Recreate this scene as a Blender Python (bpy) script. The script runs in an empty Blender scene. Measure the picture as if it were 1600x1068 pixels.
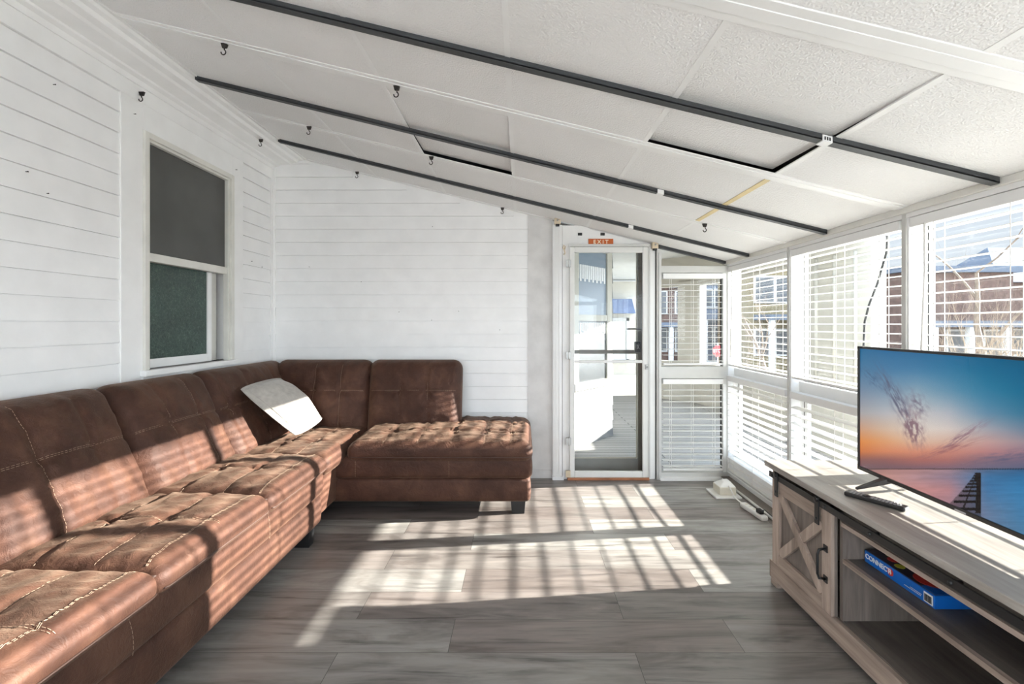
import bpy, bmesh, math, random
from mathutils import Vector, Matrix, noise
random.seed(7)
S = bpy.context.scene
COL = S.collection
PI = math.pi

# ------------------------------------------------------------------ camera, world, sun, exposure
cd = bpy.data.cameras.new('camera'); cam = bpy.data.objects.new('camera', cd); COL.objects.link(cam)
cam.location = (0, 0, 1.35); cam.rotation_euler = (PI/2, 0, 0)
cd.sensor_fit = 'HORIZONTAL'; cd.sensor_width = 36; cd.lens = 16.2
cd.shift_x = -14/1600; cd.shift_y = -29/1600; cd.clip_start = .02; cd.clip_end = 400
S.camera = cam
W = bpy.data.worlds.new('sky'); S.world = W; W.use_nodes = True
wn = W.node_tree.nodes; wl_ = W.node_tree.links; wn.clear()
wo = wn.new('ShaderNodeOutputWorld'); wb = wn.new('ShaderNodeBackground'); wr = wn.new('ShaderNodeValToRGB')
wt = wn.new('ShaderNodeTexCoord'); ws = wn.new('ShaderNodeSeparateXYZ')
wl_.new(wt.outputs['Generated'], ws.inputs[0]); wl_.new(ws.outputs['Z'], wr.inputs[0])
wc = wn.new('ShaderNodeValToRGB'); wl_.new(ws.outputs['Y'], wc.inputs[0])
wc.color_ramp.elements[0].position = .22; wc.color_ramp.elements[0].color = (1, 1, 1, 1)
wc.color_ramp.elements[1].position = .58; wc.color_ramp.elements[1].color = (.135, .135, .135, 1)
wm = wn.new('ShaderNodeMix'); wm.data_type = 'RGBA'; wm.blend_type = 'MULTIPLY'; wm.inputs[0].default_value = 1
wl_.new(wr.outputs[0], wm.inputs[6]); wl_.new(wc.outputs[0], wm.inputs[7])
wl_.new(wm.outputs[2], wb.inputs[0]); wl_.new(wb.outputs[0], wo.inputs[0])
wr.color_ramp.elements[0].position = 0.0; wr.color_ramp.elements[0].color = (.88, .94, 1, 1)
wr.color_ramp.elements[1].position = .7; wr.color_ramp.elements[1].color = (.62, .78, 1, 1)
wb.inputs[1].default_value = 6.8
sd = bpy.data.lights.new('sun', 'SUN'); sun = bpy.data.objects.new('sun', sd); COL.objects.link(sun)
sun.rotation_euler = Vector((-1, -.105, -.291)).to_track_quat('-Z', 'Y').to_euler()
sun.location = (12, 4, 6)
sd.energy = 42; sd.angle = math.radians(.6); sd.color = (1, .95, .87)
S.view_settings.view_transform = 'Standard'; S.view_settings.look = 'None'
S.view_settings.exposure = 0.06; S.view_settings.gamma = 1.0; S.view_settings.use_curve_mapping = False
S.cycles.use_denoising = True
S.cycles.max_bounces = 14; S.cycles.diffuse_bounces = 8; S.cycles.transparent_max_bounces = 16
S.cycles.sample_clamp_indirect = 8
S.cycles.caustics_reflective = False; S.cycles.caustics_refractive = False

# ------------------------------------------------------------------ materials
def srgb(r, g, b):
    f = lambda c: (c/255/12.92) if c <= 10 else ((c/255+.055)/1.055)**2.4
    return (f(r), f(g), f(b))
class N:
    """small node helper"""
    def __init__(s, name):
        s.m = bpy.data.materials.new(name); s.m.use_nodes = True
        s.t = s.m.node_tree; s.n = s.t.nodes; s.l = s.t.links
        s.b = s.n['Principled BSDF']; s.out = s.n['Material Output']
    def new(s, t, **k):
        x = s.n.new(t)
        for a, v in k.items(): setattr(x, a, v)
        return x
    def link(s, a, b): s.l.new(a, b)
    def coord(s, scale=(1, 1, 1), which='Object', rot=(0, 0, 0)):
        tc = s.new('ShaderNodeTexCoord'); mp = s.new('ShaderNodeMapping')
        mp.inputs['Scale'].default_value = scale; mp.inputs['Rotation'].default_value = rot
        s.link(tc.outputs[which], mp.inputs[0]); return mp.outputs[0]
    def noise(s, vec, scale, detail=4, rough=.5, dist=0):
        x = s.new('ShaderNodeTexNoise'); x.inputs['Scale'].default_value = scale
        x.inputs['Detail'].default_value = detail; x.inputs['Roughness'].default_value = rough
        x.inputs['Distortion'].default_value = dist
        s.link(vec, x.inputs['Vector']); return x.outputs['Fac']
    def ramp(s, fac, stops):
        r = s.new('ShaderNodeValToRGB'); e = r.color_ramp.elements
        while len(e) < len(stops): e.new(.5)
        for i, (p, c) in enumerate(stops):
            e[i].position = p; e[i].color = (c[0], c[1], c[2], 1)
        s.link(fac, r.inputs[0]); return r.outputs[0]
    def mix(s, a, b, fac, mode='MIX'):
        m = s.new('ShaderNodeMix', data_type='RGBA', blend_type=mode)
        if isinstance(fac, (int, float)): m.inputs[0].default_value = fac
        else: s.link(fac, m.inputs[0])
        for v, i in ((a, 6), (b, 7)):
            if isinstance(v, tuple): m.inputs[i].default_value = (v[0], v[1], v[2], 1)
            else: s.link(v, m.inputs[i])
        return m.outputs[2]
    def bump(s, h, strength=.3, dist=.01):
        b = s.new('ShaderNodeBump'); b.inputs['Strength'].default_value = strength
        b.inputs['Distance'].default_value = dist; s.link(h, b.inputs['Height'])
        s.link(b.outputs[0], s.b.inputs['Normal'])
    def col(s, c):
        if isinstance(c, tuple): s.b.inputs['Base Color'].default_value = (c[0], c[1], c[2], 1)
        else: s.link(c, s.b.inputs['Base Color'])
    def rough(s, r): s.b.inputs['Roughness'].default_value = r

def plain(name, c, rough=.5, metal=0, var=.06, bump=0, bscale=60, spec=.5):
    k = N(name); v = k.coord()
    nz = k.noise(v, 7, 5)
    d = tuple(max(0, x*(1-var)) for x in c); l = tuple(min(1, x*(1+var)) for x in c)
    k.col(k.ramp(nz, [(.3, d), (.7, l)])); k.rough(rough)
    k.b.inputs['Metallic'].default_value = metal
    k.b.inputs['Specular IOR Level'].default_value = spec
    if bump: k.bump(k.noise(v, bscale, 4), bump, .004)
    return k.m

def glass(name, tint=(.97, .98, .98), gloss=.07):
    k = N(name); k.n.remove(k.b)
    t = k.new('ShaderNodeBsdfTransparent'); t.inputs[0].default_value = (*tint, 1)
    g = k.new('ShaderNodeBsdfGlossy'); g.inputs['Roughness'].default_value = .02
    f = k.new('ShaderNodeLayerWeight'); f.inputs[0].default_value = .5
    mx = k.new('ShaderNodeMixShader'); pw = k.new('ShaderNodeMath', operation='POWER'); pw.inputs[1].default_value = 5
    mm = k.new('ShaderNodeMath', operation='MULTIPLY_ADD'); mm.inputs[1].default_value = .6; mm.inputs[2].default_value = .02
    mm.use_clamp = True
    k.link(f.outputs['Facing'], pw.inputs[0]); k.link(pw.outputs[0], mm.inputs[0]); k.link(mm.outputs[0], mx.inputs[0])
    k.link(t.outputs[0], mx.inputs[1]); k.link(g.outputs[0], mx.inputs[2]); k.link(mx.outputs[0], k.out.inputs[0])
    return k.m

def wood(name, dark, mid, light, axis=0, rough=.55, scale=1.0):
    k = N(name)
    sc = [26*scale]*3; sc[axis] = 2.0*scale
    v = k.coord(tuple(sc)); n1 = k.noise(v, 1, 8, .62, .6)
    sc2 = [7*scale]*3; sc2[axis] = 1.4*scale
    v2 = k.coord(tuple(sc2)); n2 = k.noise(v2, 1, 3, .5, 1.2)
    a = k.ramp(n1, [(.25, dark), (.5, mid), (.75, light)])
    b = k.ramp(n2, [(.3, (.62, .6, .58)), (.65, (1.12, 1.1, 1.08))])
    k.col(k.mix(a, b, .8, 'MULTIPLY')); k.rough(rough)
    k.bump(n1, .25, .002)
    return k.m

M = {}
M['siding'] = plain('white_painted_clapboard', (.86, .86, .855), .5, var=.03, bump=.12, bscale=18)
M['trim'] = plain('white_painted_trim', (.86, .86, .85), .45, var=.03, bump=.08, bscale=25)
M['oldtrim'] = plain('aged_cream_paint', (.70, .69, .64), .5, var=.08, bump=.1)
M['vinyl'] = plain('white_vinyl', (.79, .79, .78), .35, var=.02)
M['plaster'] = plain('grey_scuffed_board', (.62, .61, .60), .6, var=.1, bump=.1)
M['alu'] = plain('painted_aluminium', (.56, .56, .54), .4, .1, var=.04)
M['aluw'] = plain('white_aluminium', (.68, .68, .66), .4, 0, var=.03)
M['black'] = plain('black_rubber', (.015, .015, .015), .6)
M['blackm'] = plain('black_powder_coat', (.02, .02, .021), .38, .3)
M['hookm'] = plain('dark_bronze_hook', (.03, .025, .022), .45, .5)
M['rail'] = plain('charcoal_channel', (.035, .038, .041), .5, .1, var=.1)
M['bronze'] = plain('dark_door_frame', (.13, .12, .10), .5, .1)
M['doorgrey'] = plain('grey_door_bottom', (.22, .22, .21), .5, .1)
M['steel'] = plain('galvanised_hinge', (.45, .45, .44), .4, .7)
M['beige'] = plain('beige_bracket', (.62, .52, .38), .6, var=.15)
M['stain'] = plain('yellow_stained_strip', (.70, .58, .32), .6, var=.15)
M['orange'] = plain('orange_sign_face', srgb(190, 92, 28), .5)
M['signtxt'] = plain('cream_sign_letters', (.85, .75, .58), .5)
M['taupe'] = plain('taupe_track', (.25, .22, .19), .5, .2)
M['conduit'] = plain('white_plastic', (.78, .77, .74), .4)
M['ivory'] = plain('ivory_plastic', (.66, .62, .52), .5)
M['cream'] = plain('cream_porch_paint', (.47, .445, .38), .6, var=.04)
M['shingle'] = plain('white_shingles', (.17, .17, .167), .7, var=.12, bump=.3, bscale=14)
M['porchw'] = plain('white_porch_paint', (.40, .40, .39), .6, var=.04)
M['porchc'] = plain('grey_porch_ceiling', (.55, .56, .54), .6, var=.05)
M['brick'] = plain('brown_brick_far', (.085, .05, .038), .9, var=.35)
M['darkwin'] = plain('far_window', (.04, .045, .05), .3)
M['slate'] = plain('blue_grey_roof', (.07, .085, .11), .8, var=.15)
M['yellow'] = plain('ochre_far_wall', (.15, .12, .065), .9, var=.15)
M['ground'] = plain('pale_ground', (.42, .40, .37), .9, var=.15)
M['bark'] = plain('grey_brown_bark', (.15, .115, .085), .9, var=.3)
M['twig'] = plain('tan_twigs', (.20, .15, .10), .9, var=.3)
M['red'] = plain('red_sign', (.6, .03, .04), .5)
M['redwood'] = plain('reddish_threshold', (.30, .12, .055), .5, var=.3)
M['glass'] = glass('clear_glass')
M['tealfab'] = plain('blue_awning', (.12, .17, .30), .8, var=.15)

# slats: white plastic passing a little light
k = N('white_slat'); tr = k.new('ShaderNodeBsdfTranslucent'); tr.inputs[0].default_value = (.95, .93, .88, 1)
mx = k.new('ShaderNodeMixShader'); mx.inputs[0].default_value = .22
k.col((.86, .86, .845)); k.rough(.4)
k.link(k.b.outputs[0], mx.inputs[1]); k.link(tr.outputs[0], mx.inputs[2]); k.link(mx.outputs[0], k.out.inputs[0])
M['slat'] = k.m

# ceiling tile: embossed stipple
k = N('stippled_ceiling_tile'); v = k.coord()
vo = k.new('ShaderNodeTexVoronoi'); vo.inputs['Scale'].default_value = 140; k.link(v, vo.inputs['Vector'])
n1 = k.noise(v, 190, 3); mm = k.new('ShaderNodeMath', operation='ADD'); k.link(vo.outputs['Distance'], mm.inputs[0]); k.link(n1, mm.inputs[1])
k.col(k.ramp(k.noise(v, 2, 4), [(.3, (.76, .755, .745)), (.7, (.81, .805, .80))])); k.rough(.75); k.bump(mm.outputs[0], .4, .006)
M['tile'] = k.m

# floor planks running along X
k = N('grey_wood_plank_floor')
v = k.coord()
br = k.new('ShaderNodeTexBrick'); k.link(v, br.inputs['Vector'])
mpf = k.new('ShaderNodeMapping'); mpf.inputs['Location'].default_value = (.3, .035, 0); k.link(v, mpf.inputs[0]); v = mpf.outputs[0]; k.link(v, br.inputs['Vector'])
br.offset = .37; br.offset_frequency = 2; br.squash = 1
br.inputs['Scale'].default_value = 1; br.inputs['Brick Width'].default_value = 1.22; br.inputs['Row Height'].default_value = .214
br.inputs['Mortar Size'].default_value = .0012; br.inputs['Mortar Smooth'].default_value = .1; br.inputs['Bias'].default_value = 0
br.inputs['Color1'].default_value = (0, 0, 0, 1); br.inputs['Color2'].default_value = (1, 1, 1, 1); br.inputs['Mortar'].default_value = (.5, .5, .5, 1)
tone = k.ramp(br.outputs['Color'], [(0, (.15, .126, .116)), (.3, (.215, .204, .192)), (.5, (.178, .153, .142)), (.75, (.26, .252, .238)), (1, (.31, .30, .28))])
# per plank offset for the grain
vm = k.new('ShaderNodeVectorMath', operation='MULTIPLY_ADD'); vm.inputs[1].default_value = (9, 9, 9)
k.link(br.outputs['Color'], vm.inputs[0]); k.link(v, vm.inputs[2])
mp = k.new('ShaderNodeMapping'); mp.inputs['Scale'].default_value = (1.6, 22, 1); k.link(vm.outputs[0], mp.inputs[0])
g1 = k.noise(mp.outputs[0], 1, 8, .65, .5)
mp2 = k.new('ShaderNodeMapping'); mp2.inputs['Scale'].default_value = (1.3, 6, 1); k.link(vm.outputs[0], mp2.inputs[0])
g2 = k.noise(mp2.outputs[0], 1, 4, .6, 1.6)
a = k.mix(tone, k.ramp(g1, [(.32, (.30, .28, .27)), (.44, (.92, .91, .90)), (.72, (1.35, 1.33, 1.3))]), .85, 'MULTIPLY')
a = k.mix(a, k.ramp(g2, [(.30, (.50, .46, .44)), (.55, (1.1, 1.1, 1.1)), (.75, (1.3, 1.28, 1.24))]), .8, 'MULTIPLY')
a = k.mix(a, (.05, .045, .04), br.outputs['Fac'])
k.col(a); k.rough(.36); k.b.inputs['Specular IOR Level'].default_value = .45
k.bump(g1, .10, .002)
M['floor'] = k.m

# porch deck boards
k = N('weathered_deck_boards'); v = k.coord()
br = k.new('ShaderNodeTexBrick'); k.link(v, br.inputs['Vector'])
br.inputs['Scale'].default_value = 1; br.inputs['Brick Width'].default_value = 3; br.inputs['Row Height'].default_value = .1
br.inputs['Mortar Size'].default_value = .006
br.inputs['Color1'].default_value = (.30, .29, .27, 1); br.inputs['Color2'].default_value = (.38, .36, .34, 1); br.inputs['Mortar'].default_value = (.07, .065, .06, 1)
k.col(br.outputs['Color']); k.rough(.8); M['deck'] = k.m

# suede leather
k = N('brown_suede_leather'); v = k.coord()
n1 = k.noise(v, 6.5, 7, .64, .45); n2 = k.noise(v, 2.2, 3, .5, .4); n3 = k.noise(v, 260, 3, .6)
a = k.ramp(n1, [(.25, (.032, .0125, .0080)), (.5, (.062, .0262, .0168)), (.78, (.112, .054, .034))])
a = k.mix(a, k.ramp(n2, [(.3, (.75, .72, .7)), (.7, (1.2, 1.2, 1.2))]), .8, 'MULTIPLY')
k.col(a); k.rough(.58); k.b.inputs['Specular IOR Level'].default_value = .22
k.b.inputs['Sheen Weight'].default_value = .12; k.b.inputs['Sheen Roughness'].default_value = .5
k.b.inputs['Sheen Tint'].default_value = (1, .75, .55, 1)
m2 = k.new('ShaderNodeMath', operation='MULTIPLY_ADD'); m2.inputs[1].default_value = .25
k.link(n3, m2.inputs[0]); k.link(k.noise(v, 24, 5, .6, 1.5), m2.inputs[2]); k.bump(m2.outputs[0], .5, .009)
M['suede'] = k.m
M['stitch'] = plain('tan_stitching', (.38, .27, .19), .7)
M['seam'] = plain('brown_seam', (.055, .028, .02), .6)

# frosted green pane (textured glass) and grey screen
k = N('textured_green_pane'); v = k.coord()
n1 = k.noise(v, 70, 5, .7, 1); n2 = k.noise(v, 5, 3)
a = k.ramp(n1, [(.35, (.012, .035, .028)), (.55, (.04, .075, .062)), (.72, (.13, .18, .15))])
a = k.mix(a, k.ramp(n2, [(.3, (.6, .6, .6)), (.7, (1.3, 1.3, 1.3))]), .7, 'MULTIPLY')
k.col(a); k.rough(.3); k.bump(n1, .5, .004); M['greenpane'] = k.m
k = N('grey_insect_screen'); v = k.coord()
k.col(k.ramp(k.noise(v, 3, 3), [(.3, (.055, .056, .052)), (.7, (.085, .086, .08))])); k.rough(.4)
k.bump(k.noise(v, 900, 2), .1, .001); M['screenmesh'] = k.m

# woven off-white fabric
k = N('white_boucle_fabric'); v = k.coord()
n1 = k.noise(v, 160, 4, .7); k.col(k.ramp(k.noise(v, 30, 4), [(.3, (.36, .33, .295)), (.7, (.46, .43, .385))])); k.rough(.9)
k.b.inputs['Sheen Weight'].default_value = .3; k.bump(n1, .5, .004); M['pillow'] = k.m

WD, WM, WL = (.19, .145, .122), (.375, .298, .252), (.53, .435, .375)
M['woodx'] = wood('weathered_grey_oak_x', WD, WM, WL, 0)
M['woody'] = wood('weathered_grey_oak_y', WD, WM, WL, 1)
M['woodz'] = wood('weathered_grey_oak_z', WD, WM, WL, 2)
M['woodin'] = wood('shaded_grey_oak_z', (.10, .085, .075), (.19, .16, .142), (.27, .235, .21), 2)  # same oak, darkened in colour for the shade of recesses and interior
M['topw'] = wood('weathered_grey_oak_top', (.21, .19, .172), (.30, .28, .258), (.39, .365, .34), 1, rough=.38)  # same oak; window light on the top is put into its greyer colour
M['deckin'] = wood('shaded_shelf_oak', (.07, .058, .05), (.125, .107, .095), (.18, .155, .137), 1)  # same oak darker still, shade inside the console put into the colour
M['dblue'] = plain('blue_printed_card', srgb(20, 100, 190), .3, var=.08)
M['cwhite'] = plain('white_print', (.85, .85, .85), .5)
M['cred'] = plain('red_print', (.6, .04, .03), .4)
M['cyel'] = plain('yellow_print', (.55, .5, .06), .4)
M['cdark'] = plain('dark_print', (.03, .025, .05), .35)
M['tvplastic'] = plain('black_tv_plastic', (.018, .017, .017), .3)
M['btn'] = plain('grey_button', (.35, .35, .36), .5)

# ------------------------------------------------------------------ mesh tools
def wloc(o):
    v = Vector((0, 0, 0))
    while o is not None:
        v += o.location; o = o.parent
    return v
def props(o, label=None, cat=None, group=None, kind=None):
    if label: o['label'] = label
    if cat: o['category'] = cat
    if group: o['group'] = group
    if kind: o['kind'] = kind
    return o
def empty(name, loc, label=None, cat=None, group=None, kind=None):
    o = bpy.data.objects.new(name, None); COL.objects.link(o); o.location = loc; o.empty_display_size = .05
    return props(o, label, cat, group, kind)
class MB:
    def __init__(s): s.v = []; s.f = []; s.sm = []
    def add(s, vs, fs, smooth=False):
        n = len(s.v); s.v += [tuple(p) for p in vs]
        s.f += [tuple(i+n for i in f) for f in fs]; s.sm += [smooth]*len(fs); return s
    def box(s, x0, x1, y0, y1, z0, z1, mat=None):
        vs = [(x, y, z) for x in (x0, x1) for y in (y0, y1) for z in (z0, z1)]
        if mat is not None: vs = [mat @ Vector(p) for p in vs]
        return s.add(vs, [(0, 1, 3, 2), (4, 6, 7, 5), (0, 4, 5, 1), (2, 3, 7, 6), (0, 2, 6, 4), (1, 5, 7, 3)])
    def quad(s, *p): return s.add(p, [tuple(range(len(p)))])
    def prism(s, poly, d):
        """poly: list of 3D pts, extruded by vector d"""
        n = len(poly); d = Vector(d); a = [Vector(p) for p in poly]
        vs = a + [p+d for p in a]
        fs = [tuple(range(n))[::-1], tuple(range(n, 2*n))] + [(i, (i+1) % n, n+(i+1) % n, n+i) for i in range(n)]
        return s.add(vs, fs)
    def tube(s, pts, r, n=8, cap=True):
        pts = [Vector(p) for p in pts]; rr = r if isinstance(r, (list, tuple)) else [r]*len(pts)
        vs = []; up = None
        for i, p in enumerate(pts):
            t = (pts[min(i+1, len(pts)-1)]-pts[max(i-1, 0)])
            if t.length < 1e-9: t = Vector((0, 0, 1))
            t.normalize()
            if up is None: up = t.orthogonal().normalized()
            up = (up - t*up.dot(t)); up = up.normalized() if up.length > 1e-6 else t.orthogonal().normalized()
            b = t.cross(up)
            for k_ in range(n):
                a = 2*PI*k_/n; vs.append(p+(up*math.cos(a)+b*math.sin(a))*rr[i])
        fs = [(i*n+k_, i*n+(k_+1) % n, (i+1)*n+(k_+1) % n, (i+1)*n+k_) for i in range(len(pts)-1) for k_ in range(n)]
        if cap: fs += [tuple(range(n))[::-1], tuple((len(pts)-1)*n+k_ for k_ in range(n))]
        return s.add(vs, fs, True)
    def build(s, name, mat, parent=None, bevel=0, label=None, cat=None, group=None, kind=None, smooth=None, keep=False):
        me = bpy.data.meshes.new(name)
        if parent is not None: off = wloc(parent)
        elif keep: off = Vector((0, 0, 0))
        else:
            xs = [p[0] for p in s.v]; ys = [p[1] for p in s.v]; zs = [p[2] for p in s.v]
            off = Vector(((min(xs)+max(xs))/2, (min(ys)+max(ys))/2, min(zs)))
        me.from_pydata([(p[0]-off.x, p[1]-off.y, p[2]-off.z) for p in s.v], [], s.f)
        for p, q in zip(me.polygons, s.sm): p.use_smooth = q if smooth is None else smooth
        bm = bmesh.new(); bm.from_mesh(me); bmesh.ops.recalc_face_normals(bm, faces=bm.faces); bm.to_mesh(me); bm.free()
        me.materials.append(mat)
        o = bpy.data.objects.new(name, me); COL.objects.link(o)
        if parent is not None: o.parent = parent
        else: o.location = off
        if bevel:
            b = o.modifiers.new('bevel', 'BEVEL'); b.width = bevel; b.segments = 2; b.limit_method = 'ANGLE'; b.angle_limit = math.radians(40)
        return props(o, label, cat, group, kind)
def copy_tree(o, parent=None):
    c = o.copy(); COL.objects.link(c)
    if parent is not None: c.parent = parent
    for ch in list(o.children): copy_tree(ch, c)
    return c
_dg = None
def text(name, s, size, mat, loc, rot, parent, depth=.0006, bold=0):
    cu = bpy.data.curves.new(name, 'FONT'); cu.body = s; cu.size = size; cu.extrude = depth; cu.align_x = 'CENTER'; cu.align_y = 'CENTER'
    cu.offset = bold
    t = bpy.data.objects.new('tmp_text', cu); COL.objects.link(t)
    dg = bpy.context.evaluated_depsgraph_get(); me = bpy.data.meshes.new_from_object(t.evaluated_get(dg))
    bpy.data.objects.remove(t); me.name = name; me.materials.clear(); me.materials.append(mat)
    o = bpy.data.objects.new(name, me); COL.objects.link(o); o.parent = parent
    o.location = Vector(loc)-wloc(parent); o.rotation_euler = rot; return o

XL, XR, YB, YR = -2.19, 1.80, 4.05, -2.6
def zc(x): return 2.326-.244*x
def ceil_pt(px, py):
    a = (px-814)/720; b = (505-py)/720; Y = .976/(b+.244*a); return Vector((a*Y, Y, zc(a*Y)))

# ------------------------------------------------------------------ room shell
MB().box(XL-.2, XR+.14, YR-.1, YB+.12, -.1, 0).build('floor', M['floor'], kind='structure', keep=True)

def clap(mb, p0, p1, z0, z1, e, nrm, thick=.012, clip=None):
    """clapboards between two plan points; nrm points to the viewer"""
    p0 = Vector((*p0, 0)); p1 = Vector((*p1, 0)); n = Vector((*nrm, 0))
    z = z0
    while z < z1-1e-4:
        zt = min(z+e, z1); a, b = p0, p1
        if clip: a, b = clip(a, b, (z+zt)/2)
        if a is not None:
            Z = Vector((0, 0, 1)); o0 = n*(thick+.004); o1 = n*.008; g = .0045
            q = [a+o0+Z*z, b+o0+Z*z, b+o1+Z*(zt-g), a+o1+Z*(zt-g), a+Z*z, b+Z*z, a+Z*(zt-g), b+Z*(zt-g)]
            mb.add(q, [(0, 1, 2, 3), (4, 5, 1, 0), (3, 2, 7, 6)])
        z = zt

# left wall, clapboarded, with an opening for the old sash window
OY0, OY1, OZ0, OZ1 = 2.645, 3.47, 1.08, 2.46
m = MB()
for a, b, c, d in ((YR, 2.50, 0, 2.64), (3.60, YB, 0, 2.64), (2.50, 3.60, 0, 1.06)):
    clap(m, (XL, a), (XL, b), c, d, .1135, (1, 0))
m.box(XL-.15, XL, YR, OY0, 0, 2.8); m.box(XL-.15, XL, OY1, YB+.1, 0, 2.8)
m.box(XL-.15, XL, OY0, OY1, 0, OZ0); m.box(XL-.15, XL, OY0, OY1, OZ1, 2.8)
m.build('wall_left', M['siding'], kind='structure', keep=True)
m = MB(); prof = [(-2.19, 2.70), (-2.165, 2.70), (-2.15, 2.722), (-2.12, 2.728), (-2.115, 2.738), (-2.02, 2.742), (-2.005, 2.752), (-1.96, 2.755), (-1.945, 2.772), (-1.915, 2.776), (-1.90, 2.79), (-1.89, 2.84), (-2.19, 2.84)]
m.prism([(x, YR, z) for x, z in prof], (0, YB-YR, 0)).build('trim_1', M['trim'], kind='structure', keep=True)
MB().box(XL, XL+.02, YR, YB, 2.61, 2.70).build('trim_2', M['trim'], kind='structure', keep=True, bevel=.003)
MB().box(XL, XL+.022, YB-.045, YB, 0, 2.70).box(XL, XL+.04, YB-.02, YB, 0, 2.7).build('trim_3', M['trim'], kind='structure', keep=True)
MB().box(XL, XL+.016, YR, YB, 0, .09).build('baseboard_left', M['trim'], kind='structure', keep=True)

# the old sash window
w = empty('window_1', (XL, 3.05, OZ0), kind='structure')
w['label'] = 'white old sash window with grey upper pane above the brown sofa'
m = MB()
for a in ((2.50, OY0), (OY1, 3.60)): m.box(XL, XL+.02, a[0], a[1], 1.0, 2.61)
m.box(XL, XL+.02, OY0, OY1, OZ1, 2.61); m.build('casing', M['trim'], w, bevel=.002)
m = MB()
m.box(XL-.02, XL+.034, OY0, OY0+.032, OZ0, OZ1).box(XL-.02, XL+.034, OY1-.032, OY1, OZ0, OZ1)
m.box(XL-.02, XL+.034, OY0+.032, OY1-.032, OZ1-.034, OZ1)
m.box(XL-.02, XL+.02, OY0+.032, OY0+.052, OZ0, OZ1-.034).box(XL-.02, XL+.02, OY1-.052, OY1-.032, OZ0, OZ1-.034)
m.box(XL-.02, XL+.02, OY0+.05, OY1-.05, OZ1-.05, OZ1-.034)
m.build('storm_frame', M['oldtrim'], w, bevel=.003)
MB().box(XL-.08, XL+.055, OY0-.02, OY1+.02, OZ0-.035, OZ0).box(XL, XL+.03, OY0-.01, OY1+.01, OZ0-.075, OZ0-.035).build('window_sill', M['trim'], w, bevel=.004)
MB().box(XL-.04, XL+.012, OY0+.05, OY1-.05, 1.715, 1.765).build('meeting_rail', M['oldtrim'], w, bevel=.003)
MB().box(XL-.012, XL-.008, OY0+.05, OY1-.05, 1.765, OZ1-.05).build('upper_pane', M['screenmesh'], w)
m = MB(); m.box(XL-.07, XL-.04, OY0+.05, OY0+.055, OZ0, 1.72).box(XL-.07, XL-.04, 3.285, 3.325, OZ0, 1.72).box(XL-.07, XL-.04, OY0+.05, 3.285, OZ0, OZ0+.055)
sash = m.build('lower_sash', M['trim'], w, bevel=.003)
MB().box(XL-.058, XL-.052, OY0+.05, 3.285, OZ0+.05, 1.72).build('lower_pane', M['greenpane'], w)
MB().box(XL-.10, XL-.075, 3.32, OY1-.045, OZ0, 1.72).build('side_channel', M['oldtrim'], w)
MB().box(XL-.14, XL-.12, OY0, OY1, OZ0, OZ1).build('backing', M['black'], w)

# back wall : clapboards, grey board strip
m = MB()
def clipc(a, b, z):
    xm = (2.326-z)/.244+.02
    return (a, Vector((min(b.x, xm), b.y, 0))) if xm > a.x else (None, None)
clap(m, (XL, YB), (.06, YB), 0, 2.82, .1145, (0, -1), clip=clipc)
m.prism([(XL-.1, YB, 0), (.30, YB, 0), (.30, YB, zc(.30)), (-1.9, YB, zc(-1.9)), (XL-.1, YB, 2.82)], (0, .12, 0))
m.build('wall_back', M['siding'], kind='structure', keep=True)
MB().prism([(.06, YB-.018, 0), (.275, YB-.018, 0), (.275, YB-.018, zc(.275)), (.06, YB-.018, zc(.06))], (0, .02, 0)).build('trim_4', M['plaster'], kind='structure', keep=True)
MB().box(-2.17, .06, YB-.03, YB, 0, .08).box(.06, .28, YB-.03, YB, 0, .07).build('baseboard_back', M['plaster'], kind='structure', keep=True)

# ceiling : tiles of a grid, two pushed up a little
XG = [-1.90, -1.27, -.66, -.05, .57, 1.18, 1.82]
YG = [4.06, 3.115, 2.16, 1.22, .28, -.66, -1.6, -2.6]
m = MB()
def slab(mb, x0, x1, y0, y1, d0, d1, far=0):
    vs = [(x, y, zc(x)+d+(far if y == y1 else 0)) for x in (x0, x1) for y in (y0, y1) for d in (d0, d1)]
    mb.add(vs, [(0, 1, 3, 2), (4, 6, 7, 5), (0, 4, 5, 1), (2, 3, 7, 6), (0, 2, 6, 4), (1, 5, 7, 3)])
for i in range(6):
    for j in range(7):
        up = .032 if (i, j) in ((2, 1), (4, 2)) else 0
        slab(m, XG[i]+.004, XG[i+1]-.004, YG[j+1]+.004, YG[j]-.004, 0, .012, up)
m.build('ceiling', M['tile'], kind='structure', keep=True)
m = MB(); slab(m, -2.3, XR+.12, YR-.1, YB+.12, .075, .14); slab(m, XR-.02, XR+.12, YR, YB+.1, 0, .08); slab(m, -2.3, -1.9, YR, YB+.1, .02, .08)
m.build('roof', M['rail'], kind='structure', keep=True)
m = MB(); ms = MB()
for x in XG[:-1]:
    for j in range(7):
        if x == 1.18 and j == 1: slab(ms, x-.013, x+.013, YG[j+1], YG[j], -.003, .004); continue
        slab(m, x-.010, x+.010, YG[j+1], YG[j], -.0015, .004)
m.build('trim_5', M['vinyl'], kind='structure', keep=True)
ms.build('trim_6', M['stain'], kind='structure', keep=True)
m = MB()
for y, h in ((3.115, .032), (2.16, .040), (1.22, .052), (.28, .045), (-.66, .045), (-1.6, .045)):
    slab(m, -1.9, 1.81, y-h, y+h, -.004, .002); slab(m, -1.9, 1.81, y-h*.4, y+h*.4, -.007, -.003)
slab(m, -1.9, -1.878, YR, YB, -.006, .002); slab(m, -1.9, 1.8, 4.02, YB, -.006, .002)
m.build('trim_7', M['vinyl'], kind='structure', keep=True, bevel=.002)
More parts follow.
